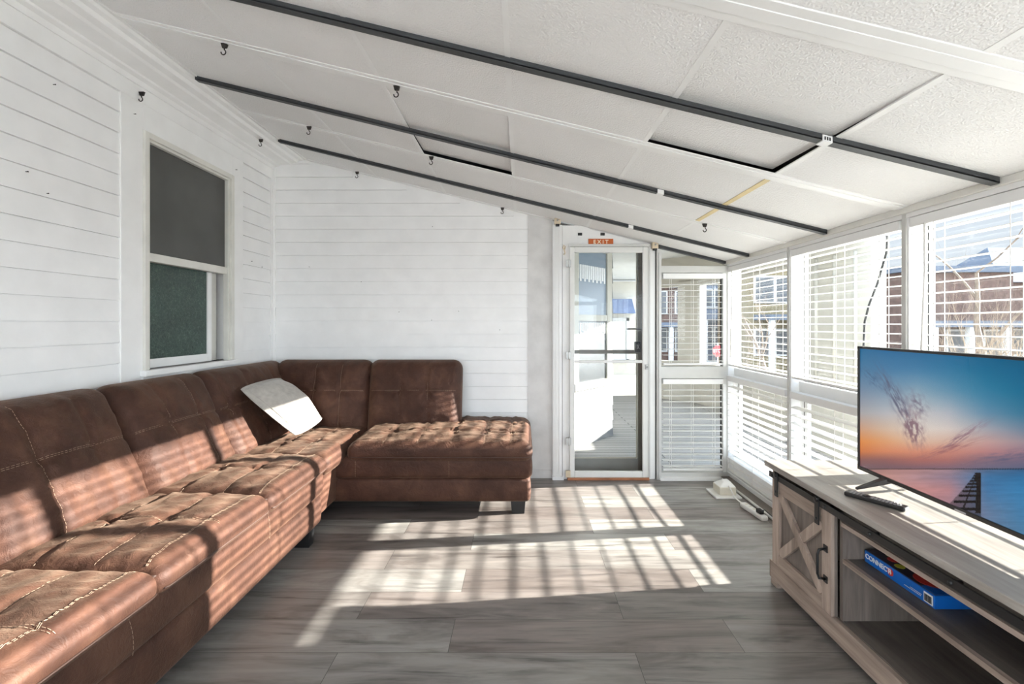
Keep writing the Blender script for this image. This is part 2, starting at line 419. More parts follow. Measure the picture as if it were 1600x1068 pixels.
for idx, (y, lab) in enumerate(((1.725, 'dark metal channel across ceiling, nearest of the three and widest looking'), (2.688, 'dark metal channel across ceiling, middle of the three'), (3.60, 'dark metal channel across ceiling, farthest of three, nearest the exit door'))):
    t = empty('ceiling_channel', (0, y, zc(0)), lab, 'ceiling channel', 'dark channels across the ceiling')
    m = MB(); slab(m, -1.89, 1.775, y-.017, y-.013, -.022, 0); slab(m, -1.89, 1.775, y+.013, y+.017, -.022, 0); slab(m, -1.89, 1.775, y-.017, y+.017, -.024, -.018)
    m.build('channel', M['rail'], t)
    cx = {0: 1.135, 1: .81, 2: .855}[idx]
    c = MB(); slab(c, cx-.018, cx+.018, y-.020, y+.020, -.028, -.004)
    cl = c.build('clip', M['vinyl'], t, label='white plastic clip')
    if idx == 0:
        b = MB()
        for q in range(3): slab(b, cx-.012+q*.009, cx-.007+q*.009, y-.0208, y-.0199, -.022, -.010)
        b.build('clip_slots', M['black'], cl)

# right wall : posts, header, kick panel, middle rail
MUL = [4.03, 3.095, 2.16, 1.225, .29, -.645, -1.58, -2.53]
m = MB()
for y in MUL: m.box(XR, XR+.11, y-.022, y+.022, 0, 1.885)
m.box(XR+.01, XR+.11, YR, YB, 0, .19).box(XR-.005, XR+.11, YR, YB, 1.84, 1.90)
m.box(XR+.055, XR+.11, YR, YB, .865, .965)
m.build('wall_right', M['vinyl'], kind='structure', keep=True, bevel=.003)
m = MB()
m.box(XR-.02, XR+.02, YR, YB, 1.862, 1.892).build('trim_8', M['oldtrim'], kind='structure', keep=True, bevel=.003)
MB().box(XR-.065, XR+.012, YR, 4.02, 0, .022).build('trim_9', M['taupe'], kind='structure', keep=True)
m = MB()
for y in MUL[:5]: m.box(XR-.006, XR, y-.012, y+.012, 0, 1.86)
m.build('trim_10', M['alu'], kind='structure', keep=True)

def frame_yz(mb, x0, x1, y0, y1, z0, z1, t):
    mb.box(x0, x1, y0, y0+t, z0, z1).box(x0, x1, y1-t, y1, z0, z1).box(x0, x1, y0+t, y1-t, z0, z0+t).box(x0, x1, y0+t, y1-t, z1-t, z1)
for i in range(7):
    y1, y0 = MUL[i]-.026, MUL[i+1]+.026
    y1, y0 = MUL[i]-.022, MUL[i+1]+.022
    w = empty('window_%d' % (i+2), (XR+.09, (y0+y1)/2, .19), kind='structure')
    g = MB(); s_ = MB(); p1 = MB(); p2 = MB()
    for z0, z1, p in ((.19, .865, p1), (.965, 1.84, p2)):
        fw_, gw_ = (.03, .012) if z0 < .5 else (.008, .008)
        frame_yz(g, XR+.088, XR+.10, y0, y1, z0, z1, gw_)
        frame_yz(s_, XR+.085, XR+.108, y0+gw_, y1-gw_, z0+gw_, z1-gw_, fw_)
        p.box(XR+.095, XR+.099, y0+gw_, y1-gw_, z0+gw_, z1-gw_)
    g.build('gasket', M['black'], w); s_.build('sash_frame', M['aluw'], w)
    p1.build('lower_glass', M['glass'], w); p2.build('upper_glass', M['glass'], w)

# unseen rear wall behind the camera, made all glass to add soft fill light
m = MB(); m.box(XL, XR, YR-.1, YR, 0, .3)
for x in (-2.19, -1.2, -.2, .8, 1.75): m.box(x, x+.07, YR-.1, YR, .3, zc(x))
m.box(XL, XR, YR-.1, YR, 1.78, 1.86)
m.build('wall_front', M['vinyl'], kind='structure', keep=True)
w = empty('window_9', (0, YR-.05, .3), kind='structure')
MB().prism([(XL+.07, YR-.052, .3), (1.75, YR-.052, .3), (1.75, YR-.052, zc(1.75)), (XL+.07, YR-.052, zc(XL+.07))], (0, .004, 0)).build('pane', M['glass'], w)

# ---------------- blinds on the windows
def blind_y(x, y0, y1, z0, z1, label, seed, tilt=0, mess=.0, step=.0465, wand=True, top=True):
    rnd = random.Random(seed)
    t = empty('window_blind', (x, (y0+y1)/2, z1), label, 'window blind')
    MB().box(x-.026, x+.026, y0, y1, z1-.045, z1).build('head_rail', M['vinyl'], t, bevel=.003)
    MB().box(x-.024, x+.024, y0+.004, y1-.004, z0, z0+.014).build('bottom_rail', M['vinyl'], t, bevel=.003)
    m = MB(); z = z0+.035
    n = int((z1-.06-z)/step)
    for i in range(n+1):
        zz = z+i*step; a = tilt+rnd.uniform(-mess, mess); sag = rnd.uniform(-1, 1)*mess*.05; sl = rnd.uniform(-1, 1)*mess*.04
        seg = 6; vs = []; fs = []
        ca, sa = math.cos(a), math.sin(a)
        for s in range(seg+1):
            f = s/seg; yy = y0+.004+(y1-y0-.008)*f
            dz = sag*math.sin(PI*f)*1.0+sl*(f-.5)
            for (u, h) in ((-.024, 0), (0, .0022), (.024, 0), (.024, -.0026), (0, -.0004), (-.024, -.0026)):
                vs.append((x+u*ca-h*sa, yy, zz+dz+u*sa+h*ca))
        for s in range(seg):
            for q in range(6): fs.append((s*6+q, s*6+(q+1) % 6, (s+1)*6+(q+1) % 6, (s+1)*6+q))
        fs += [(0, 1, 2, 3, 4, 5), tuple(seg*6+q for q in (5, 4, 3, 2, 1, 0))]
        m.add(vs, fs)
    m.build('slats', M['slat'], t)
    m = MB()
    for f in (.14, .5, .86):
        yy = y0+(y1-y0)*f
        for u in (-.0245, .0245): m.box(x+u-.0008, x+u+.0008, yy-.0012, yy+.0012, z0, z1-.04)
    m.build('ladder_cord', M['conduit'], t)
    if wand:
        MB().tube([(x-.03, y1-.085, z1-.04), (x-.033, y1-.09, z1-.25), (x-.03, y1-.06, z1-.78)], .0055, 6).build('tilt_wand', M['conduit'], t)
    return t
places = ['far corner bay beside the cable box', 'bay behind the far end of the media console', 'bay directly behind the television', 'bay right of the television', 'bay beside the camera']
for i in range(5):
    y1, y0 = MUL[i]-.03, MUL[i+1]+.03
    blind_y(XR+.022, y0, y1, .985, 1.838, 'white slatted blind, raised flat, upper window, '+places[i], 10+i, tilt=.02, mess=.02, wand=(i in (0, 2)))
    if i < 3:
        blind_y(XR+.012, y0, y1, .06 if i == 0 else .10, .90, 'white uneven slatted blind, lower window, '+places[i], 30+i, tilt=.12, mess=.07, wand=False, step=.051)
    else:
        blind_y(XR+.012, y0, y1, .10, .90, 'white slatted blind, lower window, '+places[i], 30+i, tilt=0, mess=.03, wand=False)

# ---------------- back wall right part: storm door, outer door, glazed strip
m = MB()
m.prism([(.358, 4.0, 2.035), (1.165, 4.0, 2.035), (1.165, 4.0, zc(1.165)-.012), (.60, 4.0, zc(.60)-.012), (.56, 4.0, 2.20), (.358, 4.0, 2.20)], (0, .10, 0))
m.box(.36, .42, 4.0, 4.1, 0, 2.04).box(1.105, 1.165, 4.0, 4.1, 0, 2.04)
m.build('trim_11', M['vinyl'], kind='structure', keep=True, bevel=.002)
m = MB()
m.box(.275, .357, 4.0, 4.12, 0, 2.205)
for x in (.285, .305, .33): m.box(x, x+.008, 3.994, 3.999, 0, 2.19)
m.box(.27, .37, 3.97, 4.12, 0, .03)
m.build('trim_12', M['vinyl'], kind='structure', keep=True)
m = MB(); m.box(1.175, 1.215, 3.985, 4.12, 0, 1.985).box(1.19, 1.20, 3.975, 3.985, 0, 1.96); m.build('trim_13', M['alu'], kind='structure', keep=True)
MB().box(1.165, 1.175, 4.01, 4.11, 0, 2.0).build('trim_14', M['black'], kind='structure', keep=True)
MB().box(.40, 1.105, 3.96, 4.15, 0, .022).build('trim_15', M['redwood'], kind='structure', keep=True, bevel=.004)
for (x, z, lab) in ((.315, 2.205, 'beige metal bracket above left side of the exit door frame'), (1.155, 1.995, 'beige metal bracket above right side of the exit door frame')):
    t = empty('corner_bracket', (x, 3.98, z), lab, 'bracket')
    MB().box(x-.026, x+.026, 3.955, 4.0, z, z+.052).build('bracket_plate', M['beige'], t, bevel=.004)
    MB().tube([(x, 3.955, z+.03), (x, 3.948, z+.03)], .008, 8).build('bolt', M['steel'], t)
    MB().box(x-.016, x+.016, 3.96, 3.99, z-.016, z).build('foot_pad', M['black'], t)
# white storm door
d = empty('door_1', (.42, 3.99, .02), kind='structure'); d['label'] = 'white aluminium storm door with full glass'
m = MB(); m.box(.42, .462, 3.97, 4.0, .022, 2.01).box(1.05, 1.10, 3.97, 4.0, .022, 2.01).box(.462, 1.05, 3.97, 4.0, 1.96, 2.01).box(.462, 1.05, 3.97, 4.0, .022, .075)
m.build('door_frame', M['aluw'], d, bevel=.004)
m = MB(); m.box(.41, 1.112, 3.962, 3.972, 2.012, 2.032).box(1.102, 1.112, 3.962, 3.972, .02, 2.02).build('door_stop', M['alu'], d)
MB().box(.44, 1.07, 3.975, 3.995, 1.008, 1.034).build('cross_rail', M['aluw'], d, bevel=.004)
MB().box(.46, 1.052, 3.983, 3.987, .07, 1.965).build('pane', M['glass'], d)
for z in (1.865, 1.075, .335):
    h = MB().box(.388, .406, 3.955, 3.972, z-.03, z+.03).box(.412, .43, 3.955, 3.972, z-.03, z+.03).build('hinge', M['steel'], d)
    MB().tube([(.409, 3.957, z-.032), (.409, 3.957, z+.032)], .005, 8).build('hinge_pin', M['alu'], h)
m = MB().box(1.072, 1.095, 3.955, 3.97, .955, .995); m.tube([(1.083, 3.955, .975), (1.083, 3.935, .975)], .006, 8); m.build('latch', M['steel'], d)
t = MB(); t.tube([(.372, 3.955, 1.985), (.38, 3.95, 2.01), (.368, 3.95, 2.02), (.36, 3.95, 2.0), (.372, 3.948, 1.975), (.378, 3.95, 1.95), (.366, 3.95, 1.94)], .006, 6)
t.build('door_chain_hook', M['beige'], label='small brass coloured hook at top left of the storm door', cat='hook')
MB().box(.385, .425, 3.952, 3.968, .03, .085).build('corner_shim', M['beige'], label='small tan shim at bottom left of storm door', cat='shim')
# outer door with dark frame
d = empty('door_2', (.42, 4.2, 0), kind='structure'); d['label'] = 'dark framed glass outer door behind the storm door'
m = MB(); m.box(.44, .462, 4.19, 4.23, .0, 2.06).box(1.065, 1.12, 4.19, 4.23, .0, 2.06); m.box(.462, 1.065, 4.19, 4.23, 2.03, 2.06); m.build('door_frame', M['bronze'], d)
MB().box(.462, 1.065, 4.19, 4.23, .0, .125).build('bottom_rail', M['doorgrey'], d)
MB().box(.455, 1.06, 4.165, 4.19, 1.075, 1.11).build('push_bar', M['bronze'], d)
MB().box(.462, 1.065, 4.208, 4.212, .125, 2.03).build('pane', M['glass'], d)
m = MB(); m.box(.475, .485, 4.185, 4.19, .12, 2.03).box(1.045, 1.055, 4.185, 4.19, .12, 2.03).box(.475, 1.055, 4.185, 4.19, .125, .137).build('glazing_bead', M['cream'], d)
m = MB(); m.tube([(1.09, 4.19, 1.30), (1.09, 4.135, 1.30), (1.07, 4.13, 1.302), (.95, 4.135, 1.300)], [.009, .009, .009, .007], 8)
m.build('lever_handle', M['blackm'], d)
l = MB().box(1.028, 1.075, 4.14, 4.19, 1.09, 1.185).build('lock_box', M['blackm'], d, bevel=.005)
m = MB(); m.tube([(1.042, 4.137, 1.12), (1.062, 4.137, 1.16)], .003, 6); m.tube([(1.062, 4.137, 1.12), (1.042, 4.137, 1.16)], .003, 6); m.build('lock_mark', M['btn'], l)
m = MB(); m.box(.30, .44, 4.12, 4.26, 0, 2.2).box(1.12, 1.2, 4.12, 4.26, 0, 2.1).build('trim_16', M['vinyl'], kind='structure', keep=True)

# EXIT sign and two dark sensors above it
sg = empty('exit_sign', (.688, 3.997, 2.04), 'orange exit sign with cream letters above the door', 'exit sign')
MB().box(.585, .80, 3.992, 3.9995, 2.027, 2.083).build('sign_face', M['orange'], sg, bevel=.002)
text('lettering', 'E X I T', .045, M['signtxt'], (.692, 3.9912, 2.055), (PI/2, 0, 0), sg, bold=.0012)
for x, lab in ((.512, 'black rectangular contact above the exit sign, left one'), (.708, 'black rectangular contact right above the exit sign, right one')):
    t = empty('door_contact', (x, 4.0, 2.11), lab, 'door contact')
    MB().box(x-.018, x+.018, 3.988, 4.0, 2.112, 2.134).build('contact_body', M['black'], t, bevel=.002)
    MB().box(x-.011, x+.011, 3.986, 3.988, 2.116, 2.120).build('contact_lip', M['hookm'], t)

# glazed strip with blinds right of the door
w = empty('window_10', (1.5, 4.05, 0), kind='structure'); w['label'] = 'narrow glazed strip between door and corner'
m = MB(); m.box(1.215, 1.80, 4.0, 4.09, 0, .055).box(1.215, 1.80, 4.0, 4.09, .872, .975).box(1.215, 1.80, 4.0, 4.09, 1.79, 1.85)
m.build('rails', M['alu'], w, bevel=.003)
m = MB(); m.box(1.215, 1.228, 4.04, 4.08, .055, 1.99).box(1.765, 1.80, 4.02, 4.08, .055, 1.85); m.build('side_frame', M['aluw'], w)
m = MB(); m.box(1.757, 1.765, 4.055, 4.065, .055, .872).box(1.757, 1.765, 4.055, 4.065, .975, 1.79); m.build('gasket', M['black'], w)
MB().box(1.228, 1.765, 4.058, 4.062, .055, .872).build('lower_glass', M['glass'], w)
MB().box(1.228, 1.765, 4.058, 4.062, .975, 1.79).build('upper_glass', M['glass'], w)
MB().prism([(1.228, 4.058, 1.85), (1.80, 4.058, 1.85), (1.80, 4.058, zc(1.8)-.005), (1.228, 4.058, zc(1.228)-.005)], (0, .004, 0)).build('triangle_glass', M['glass'], w)
MB().prism([(1.20, 4.0, zc(1.2)-.028), (1.80, 4.0, zc(1.8)-.022), (1.80, 4.0, zc(1.8)), (1.20, 4.0, zc(1.2))], (0, .04, 0)).build('top_bar', M['rail'], w)
MB().box(1.2, 1.82, 3.955, 4.04, 0, .02).build('trim_17', M['vinyl'], kind='structure', keep=True)

def blind_x(y, x0, x1, z0, z1, label, seed, mess=.01, step=.051):
    t = blind_y(0, -(x1-x0)/2, (x1-x0)/2, z0, z1, label, seed, 0, mess, step, wand=False)
    # built along Y at the origin; turn the whole thing a quarter
    t.location = ((x0+x1)/2, y, z1); t.rotation_euler = (0, 0, PI/2)
    return t
blind_x(4.03-.012, 1.232, 1.755, .99, 1.785, 'white slatted blind on upper glass beside the exit door', 51)
blind_x(4.03-.012, 1.232, 1.755, .075, .868, 'white slatted blind on lower glass beside the exit door', 52)

# ---------------- hooks on the ceiling and on the wall
def make_hook(loc, label, s=1.0):
    t = empty('utility_hook', loc, label, 'hook', 'dark utility hooks')
    x, y, z = loc
    m = MB(); w0, w1 = .016*s, .010*s
    m.add([(x-w0, y-.006, z), (x+w0, y-.006, z), (x+w1, y-.005, z-.022*s), (x-w1, y-.005, z-.022*s),
           (x-w0, y+.006, z), (x+w0, y+.006, z), (x+w1, y+.004, z-.022*s), (x-w1, y+.004, z-.022*s)],
          [(0, 1, 2, 3), (7, 6, 5, 4), (0, 4, 5, 1), (3, 2, 6, 7), (0, 3, 7, 4), (1, 5, 6, 2)])
    m.build('hook_plate', M['hookm'], t, bevel=.001)
    pts = [(x+.002, y-.002, z-.020*s), (x+.002, y-.006, z-.030*s)]
    for k_ in range(9):
        a = math.radians(70-k_*32); pts.append((x-.002*s+.011*s*math.cos(a), y-.006, z-.044*s+.012*s*math.sin(a)))
    MB().tube(pts, .0028*s, 6).build('hook_wire', M['hookm'], t)
    return t
hook_px = [((351, 66), 'dark hook on the white ceiling strip, upper left of the frame'), ((620, 132), 'dark hook on the white ceiling strip, near top centre left'),
           ((483, 196), 'dark hook between the middle and farthest dark channels, left one'), ((674, 243), 'dark hook just below the dropped ceiling panel'),
           ((558, 267), 'dark hook close above the clapboard back wall, left one'), ((785, 323), 'dark hook close above the back wall, near exit door'),
           ((1101, 348), 'dark hook on the ceiling above the exit door, right side')]
h0 = None
for (px, py), lab in hook_px:
    p = ceil_pt(px, py); p.z -= .006
    if h0 is None: h0 = make_hook(tuple(p), lab); continue
    h = copy_tree(h0); h.location = p; h['label'] = lab
for (p, lab) in (((-1.975, 3.50, 2.748), 'dark hook under the left cornice, right of the window top'), ((-2.155, 2.62, 2.665), 'dark hook on the frieze board above the window left corner')):
    h = copy_tree(h0); h.location = p; h['label'] = lab
# nails left in the clapboards
m = MB(); m.tube([(0, 0, 0), (0, -.010, .0)], .0016, 6); m.tube([(0, -.010, 0), (0, -.0115, 0)], .003, 8)
nl = m.build('wall_nail', M['hookm'], label='small dark nail stub left in the white back wall clapboards', cat='nail', group='nail stubs in the back wall', keep=True)
npx = [(484, 417), (676, 354), (624, 487), (675, 500), (717, 486), (781, 515), (565, 440)]
for i, (px, py) in enumerate(npx):
    o = nl if i == 0 else nl.copy()
    if i: COL.objects.link(o)
    Yn = YB-.01; o.location = ((px-814)/720*Yn, Yn, 1.35+(505-py)/720*Yn)
nl2 = nl.copy(); 
lw = [(40, 268), (83, 132), (72, 302), (209, 178), (368, 265), (392, 408), (408, 417)]
for i, (px, py) in enumerate(lw):
    o = nl.copy(); COL.objects.link(o); Xn = XL+.012; Yn = (-Xn)*720/(814-px)
    if 2.5 < Yn < 3.6: Xn = XL+.02; Yn = (-Xn)*720/(814-px)
    o.location = (Xn, Yn, 1.35+(505-py)/720*Yn); o.rotation_euler = (0, 0, PI/2)
    o['label'] = 'small dark nail stub left in the white left wall'; o['group'] = 'nail stubs in the left wall'
bpy.data.objects.remove(nl2)

# ------------------------------------------------------------------ sofa
def axis_samples(h, r, step):
    n = max(2, int(2*(h-r)/step)); core = [-(h-r)+2*(h-r)*i/n for i in range(n+1)]
    e = [h-r+r*f for f in (.25, .5, .75, 1)]
    return [-x for x in reversed(e)]+core+e
class Cushion:
    """rounded block: a x b face, c thick, face towards local +Z; crown, tufts, seams"""
    def __init__(s, a, b, c, r, mat, crown=.03, us=(), vs=(), groove=.008, pinch=.014, wr=.003, seed=0, side=.012, step=.02, edge=None):
        s.a, s.b, s.c, s.r, s.M = a/2, b/2, c/2, r, mat
        s.crown, s.us, s.vs, s.groove, s.pinch, s.wr, s.seed, s.side, s.step = crown, us, vs, groove, pinch, wr, seed, side, step
    def deform(s, p):
        x, y, z = p; a, b, c, r = s.a, s.b, s.c, s.r
        q = Vector((max(-(a-r), min(a-r, x)), max(-(b-r), min(b-r, y)), max(-(c-r), min(c-r, z))))
        d = Vector(p)-q
        if d.length > 1e-9: d = d.normalized()*r
        P = q+d
        u, v = P.x/a, P.y/b
        wz = max(0, min(1, (P.z+c*.2)/(c*1.2)))
        h = s.crown*max(0, 1-abs(u)**2.6)**.6*max(0, 1-abs(v)**2.6)**.6
        fade = max(0, min(1, (1-max(abs(u), abs(v)))*9))
        for uu in s.us: h -= s.groove*math.exp(-((P.x-uu*a)/.012)**2)*fade
        for vv in s.vs: h -= s.groove*math.exp(-((P.y-vv*b)/.012)**2)*fade
        for i, uu in enumerate(s.us):
            for j, vv in enumerate(s.vs):
                dx, dy = P.x-uu*a, P.y-vv*b; rr = math.hypot(dx, dy)
                h -= s.pinch*math.exp(-rr/.035)
                if rr < .16:
                    an = math.atan2(dy, dx)
                    h += s.wr*1.5*math.sin(an*6+s.seed+i*2+j)*math.exp(-((rr-.03)/.05)**2)
        nz = noise.noise(Vector((P.x*7+s.seed*3.1, P.y*7, P.z*5+s.seed)))*s.wr*1.6
        nz += noise.noise(Vector((P.x*22+s.seed, P.y*9+P.x*8, s.seed*2.3)))*s.wr
        nz += (1-abs(noise.noise(Vector((P.x*9-P.y*5, P.y*16+s.seed, 4.4+s.seed)))))**6*s.wr*1.3
        h += nz*fade
        sx = s.side*math.cos(max(-1, min(1, P.z/c))*PI/2)
        P = Vector((P.x+sx*u*abs(u), P.y+sx*v*abs(v), P.z+h*wz))
        return P
    def mesh(s, name, mat, parent):
        X = axis_samples(s.a, s.r, s.step); Y = axis_samples(s.b, s.r, s.step); Z = axis_samples(s.c, s.r, s.step*2)
        vid = {}; vs = []; fs = []
        def V(i, j, k_):
            key = (i, j, k_)
            if key not in vid:
                vid[key] = len(vs); vs.append(s.M @ s.deform((X[i], Y[j], Z[k_])))
            return vid[key]
        nx, ny, nz = len(X)-1, len(Y)-1, len(Z)-1
        for k_ in (0, nz):
            for i in range(nx):
                for j in range(ny):
                    f = (V(i, j, k_), V(i+1, j, k_), V(i+1, j+1, k_), V(i, j+1, k_)); fs.append(f if k_ else f[::-1])
        for j in (0, ny):
            for i in range(nx):
                for k_ in range(nz):
                    f = (V(i, j, k_), V(i+1, j, k_), V(i+1, j, k_+1), V(i, j, k_+1)); fs.append(f[::-1] if j else f)
        for i in (0, nx):
            for j in range(ny):
                for k_ in range(nz):
                    f = (V(i, j, k_), V(i, j+1, k_), V(i, j+1, k_+1), V(i, j, k_+1)); fs.append(f if i else f[::-1])
        m = MB(); m.add(vs, fs, True); return m.build(name, mat, parent)
    def line(s, p0, p1, lift=.0022):
        """points along a stitch on the face, p in box coords"""
        n = max(4, int((Vector(p1)-Vector(p0)).length/.005)); out = []
        for i in range(n+1):
            p = Vector(p0).lerp(Vector(p1), i/n); q = s.deform(tuple(p))
            out.append(s.M @ (q+Vector((0, 0, lift))))
        return out
def stitches(mb, pts, r=.0008, dash=.008, gap=.0025):
    acc = 0; cur = [pts[0]]; on = True
    for a, b in zip(pts, pts[1:]):
        acc += (b-a).length; cur.append(b)
        if acc >= (dash if on else gap):
            if on and len(cur) > 1: mb.tube([cur[0], cur[-1]], r, 5, False)
            cur = [b]; acc = 0; on = not on
def full_lines(c, us, vs, mb, double=False):
    a, b, z = c.a, c.b, c.c
    for u in us:
        for o in ((-.004, .004) if double else (.0,)):
            stitches(mb, c.line((u*a+o, -b+c.r*.3, z), (u*a+o, b-c.r*.3, z)))
    for v in vs:
        stitches(mb, c.line((-a+c.r*.3, v*b, z), (a-c.r*.3, v*b, z)))
        stitches(mb, c.line((-a+c.r*.3, v*b+.007, z), (a-c.r*.3, v*b+.007, z)))

sofa = empty('sectional_sofa', (-1.5, 2.6, 0), 'brown suede leather L-shaped sectional sofa with tan stitching along both walls', 'sofa')
def T(x, y, z, rx=0, ry=0, rz=0):
    return Matrix.Translation((x, y, z)) @ Matrix.Rotation(rz, 4, 'Z') @ Matrix.Rotation(ry, 4, 'Y') @ Matrix.Rotation(rx, 4, 'X')
def rbox(x0, x1, y0, y1, z0, z1, r, name, seed, wr=.0015, crown=0, side=.006):
    c = Cushion(x1-x0, y1-y0, z1-z0, r, T((x0+x1)/2, (y0+y1)/2, (z0+z1)/2), crown, (), (), 0, 0, wr, seed, side, .05)
    c.mesh(name, M['suede'], sofa); return c
# bases : lower and upper band
rbox(-2.10, -1.262, .12, 2.92, .09, .275, .03, 'base_lower', 1)
rbox(-2.10, -1.252, .11, 2.925, .268, .445, .035, 'base_upper', 2)
rbox(-2.10, .065, 3.215, 4.0, .10, .272, .03, 'base_lower', 3)
rbox(-2.10, .075, 3.205, 4.0, .265, .42, .035, 'base_upper', 4)
rbox(-2.09, -1.29, 2.85, 3.3, .11, .42, .03, 'corner_base', 5)
m = MB()
for y in (1.46, 2.265, .80):
    stitches(m, [Vector((-1.2445, y+.02*math.sin(t*2.2), .42-.14*t)) for t in [i/24 for i in range(25)]])
    m.build('base_stitch', M['stitch'], sofa); m = MB()
for x in (-.50, -1.15):
    m = MB(); stitches(m, [Vector((x, 3.1975, .41-.13*i/24)) for i in range(25)]); m.build('base_stitch', M['stitch'], sofa)
# seat cushions of the left run
ybs = [2.935, 2.265, 1.575, .89, .18]
for i in range(4):
    y1, y0 = ybs[i]-.004, ybs[i+1]+.004
    c = Cushion(.64, y1-y0, .115, .045, T(-1.555, (y0+y1)/2, .455), .034, (-.42, .24), (0.0, ), .009, .030, .0055, 11+i, .010, .0145)
    o = c.mesh('seat_cushion', M['suede'], sofa)
    m = MB(); full_lines(c, (-.42, .24), (0.0,), m)
    for off in (.80, .815): stitches(m, c.line((off*c.a, -c.b+.01, c.c), (off*c.a, c.b-.01, c.c)))
    m.build('stitching', M['stitch'], o)
    m = MB(); L = []
    for e in (-1, 1):
        pts = [c.M @ (c.deform((c.a*(-.95+1.9*q/40), e*(c.b), c.c*.55))+Vector((0, e*.001, 0))) for q in range(41)]
        m.tube(pts, .0035, 6)
    m.tube([c.M @ (c.deform((c.a, c.b*(-.95+1.9*q/40), -c.c*.35))+Vector((.001, 0, 0))) for q in range(41)], .0035, 6)
    m.build('piping', M['seam'], o)
# corner cushion and chaise cushion
c = Cushion(.60, .93, .13, .045, T(-1.54, 3.415, .432), .03, (-.3, .3), (-.35, .3), .008, .02, .006, 21, .008, .016)
o = c.mesh('seat_cushion', M['suede'], sofa); m = MB(); full_lines(c, (-.3, .3), (-.35, .3), m); m.build('stitching', M['stitch'], o)
c = Cushion(1.27, .80, .135, .05, T(-.565, 3.585, .462, rx=.028), .028, (-.62, -.25, .12, .48, .78), (-.3, .35), .009, .018, .006, 22, .012, .0155)
o = c.mesh('seat_cushion', M['suede'], sofa); m = MB(); full_lines(c, (-.62, -.25, .12, .48, .78), (-.3, .35), m)
stitches(m, c.line((-c.a+.02, -c.b+.035, c.c), (c.a-.02, -c.b+.035, c.c))); m.build('stitching', M['stitch'], o)
m = MB(); m.tube([c.M @ (c.deform((c.a*(-.97+1.94*q/60), -c.b, -c.c*.35))+Vector((0, -.001, 0))) for q in range(61)], .0035, 6); m.build('piping', M['seam'], o)
# back cushions of the left run: face tilts back
lean = math.atan2(.25, .55)
def back_left(y0, y1, seed, us, crown=.045, h=.635, name='back_cushion'):
    # local x along world -? : local X -> +Y, local Y -> up the face, local Z -> face normal (+X, up)
    n = Vector((math.cos(lean), 0, math.sin(lean))); up = Vector((-math.sin(lean), 0, math.cos(lean))); al = Vector((0, 1, 0))
    R = Matrix((al, up, al.cross(up))).transposed().to_4x4()
    if (R @ Vector((0, 0, 1))).x < 0: al = -al; R = Matrix((al, up, al.cross(up))).transposed().to_4x4()
    th = .16; base = Vector((-1.775, (y0+y1)/2, .475))
    cen = base+up*(h/2)-n*(th/2+.0)
    c = Cushion(y1-y0, h, th, .075, Matrix.Translation(cen) @ R, crown, us, (.12,), .010, .010, .005, seed, .014, .017)
    o = c.mesh(name, M['suede'], sofa); m = MB(); full_lines(c, us, (.12,), m); m.build('stitching', M['stitch'], o)
    return c
back_left(2.27, 2.93, 31, (-.33, .36))
back_left(1.58, 2.26, 32, (-.33, .36))
back_left(.895, 1.57, 33, (-.33, .36))
back_left(.20, .885, 34, (-.33, .36))
back_left(2.94, 3.93, 35, (-.80, -.25, .45), .02)
# back cushions along the back wall
lb = math.radians(10)
def back_right(x0, x1, seed, us, h=.60, base=(3.70, .455)):
    n = Vector((0, -math.cos(lb), math.sin(lb))); up = Vector((0, math.sin(lb), math.cos(lb))); al = up.cross(n)
    R = Matrix((al, up, n)).transposed().to_4x4(); th = .19
    cen = Vector(((x0+x1)/2, base[0], base[1]))+up*(h/2)-n*(th/2)
    c = Cushion(x1-x0, h, th, .07, Matrix.Translation(cen) @ R, .042, us, (.16,), .010, .010, .0045, seed, .014, .017)
    o = c.mesh('back_cushion', M['suede'], sofa); m = MB(); full_lines(c, us, (.16,), m); m.build('stitching', M['stitch'], o)
back_right(-1.245, -.505, 41, (-.28, .32))
back_right(-2.02, -1.255, 42, (-.1, .45))
m = MB(); 
for i, (x, y) in enumerate(((-.02, 3.30), (-1.32, 2.80), (-1.32, 1.5), (-1.32, .3), (-.05, 3.92), (-2.0, 3.9), (-2.0, .3))):
    MB().add([(x-.055, y-.035, .12), (x+.055, y-.035, .12), (x+.055, y+.035, .12), (x-.055, y+.035, .12), (x-.045, y-.03, 0), (x+.045, y-.03, 0), (x+.045, y+.03, 0), (x-.045, y+.03, 0)],
             [(3, 2, 1, 0), (4, 5, 6, 7), (0, 1, 5, 4), (1, 2, 6, 5), (2, 3, 7, 6), (3, 0, 4, 7)]).build('leg', M['blackm'], sofa, bevel=.004)

# white pillow leaning in the corner
A, B, Cc, D = Vector((-1.93, 3.13, .895)), Vector((-1.90, 3.60, .915)), Vector((-1.60, 3.68, .580)), Vector((-1.575, 3.18, .565))
nrm = (B-A).cross(D-A).normalized()
if nrm.x < 0: nrm = -nrm
pl = empty('throw_pillow', (A+B+Cc+D)/4, 'off white textured throw pillow leaning in the sofa corner', 'pillow')
m = MB(); n = 36
def pt(u, v, sgn):
    uu, vv = u*2-1, v*2-1
    pin = 1+.05*(1-abs(uu)**2)*(abs(vv)**2)-.03*(abs(uu)**8) ; pin2 = 1+.05*(1-abs(vv)**2)*(abs(uu)**2)-.03*(abs(vv)**8)
    su, sv = .5+.5*uu*pin2, .5+.5*vv*pin
    P = A.lerp(B, su).lerp(D.lerp(Cc, su), sv)+nrm*.045+Vector((0, -.02, -.018))
    e = max(0, (1-(abs(uu)/.93)**2.4))*max(0, (1-(abs(vv)/.93)**2.4))
    t = .115*e**.7 + .003
    t += noise.noise(Vector((u*4, v*4, sgn*3)))*.008*min(1, e*3)
    if sgn < 0: t *= .5
    return P+nrm*t*sgn
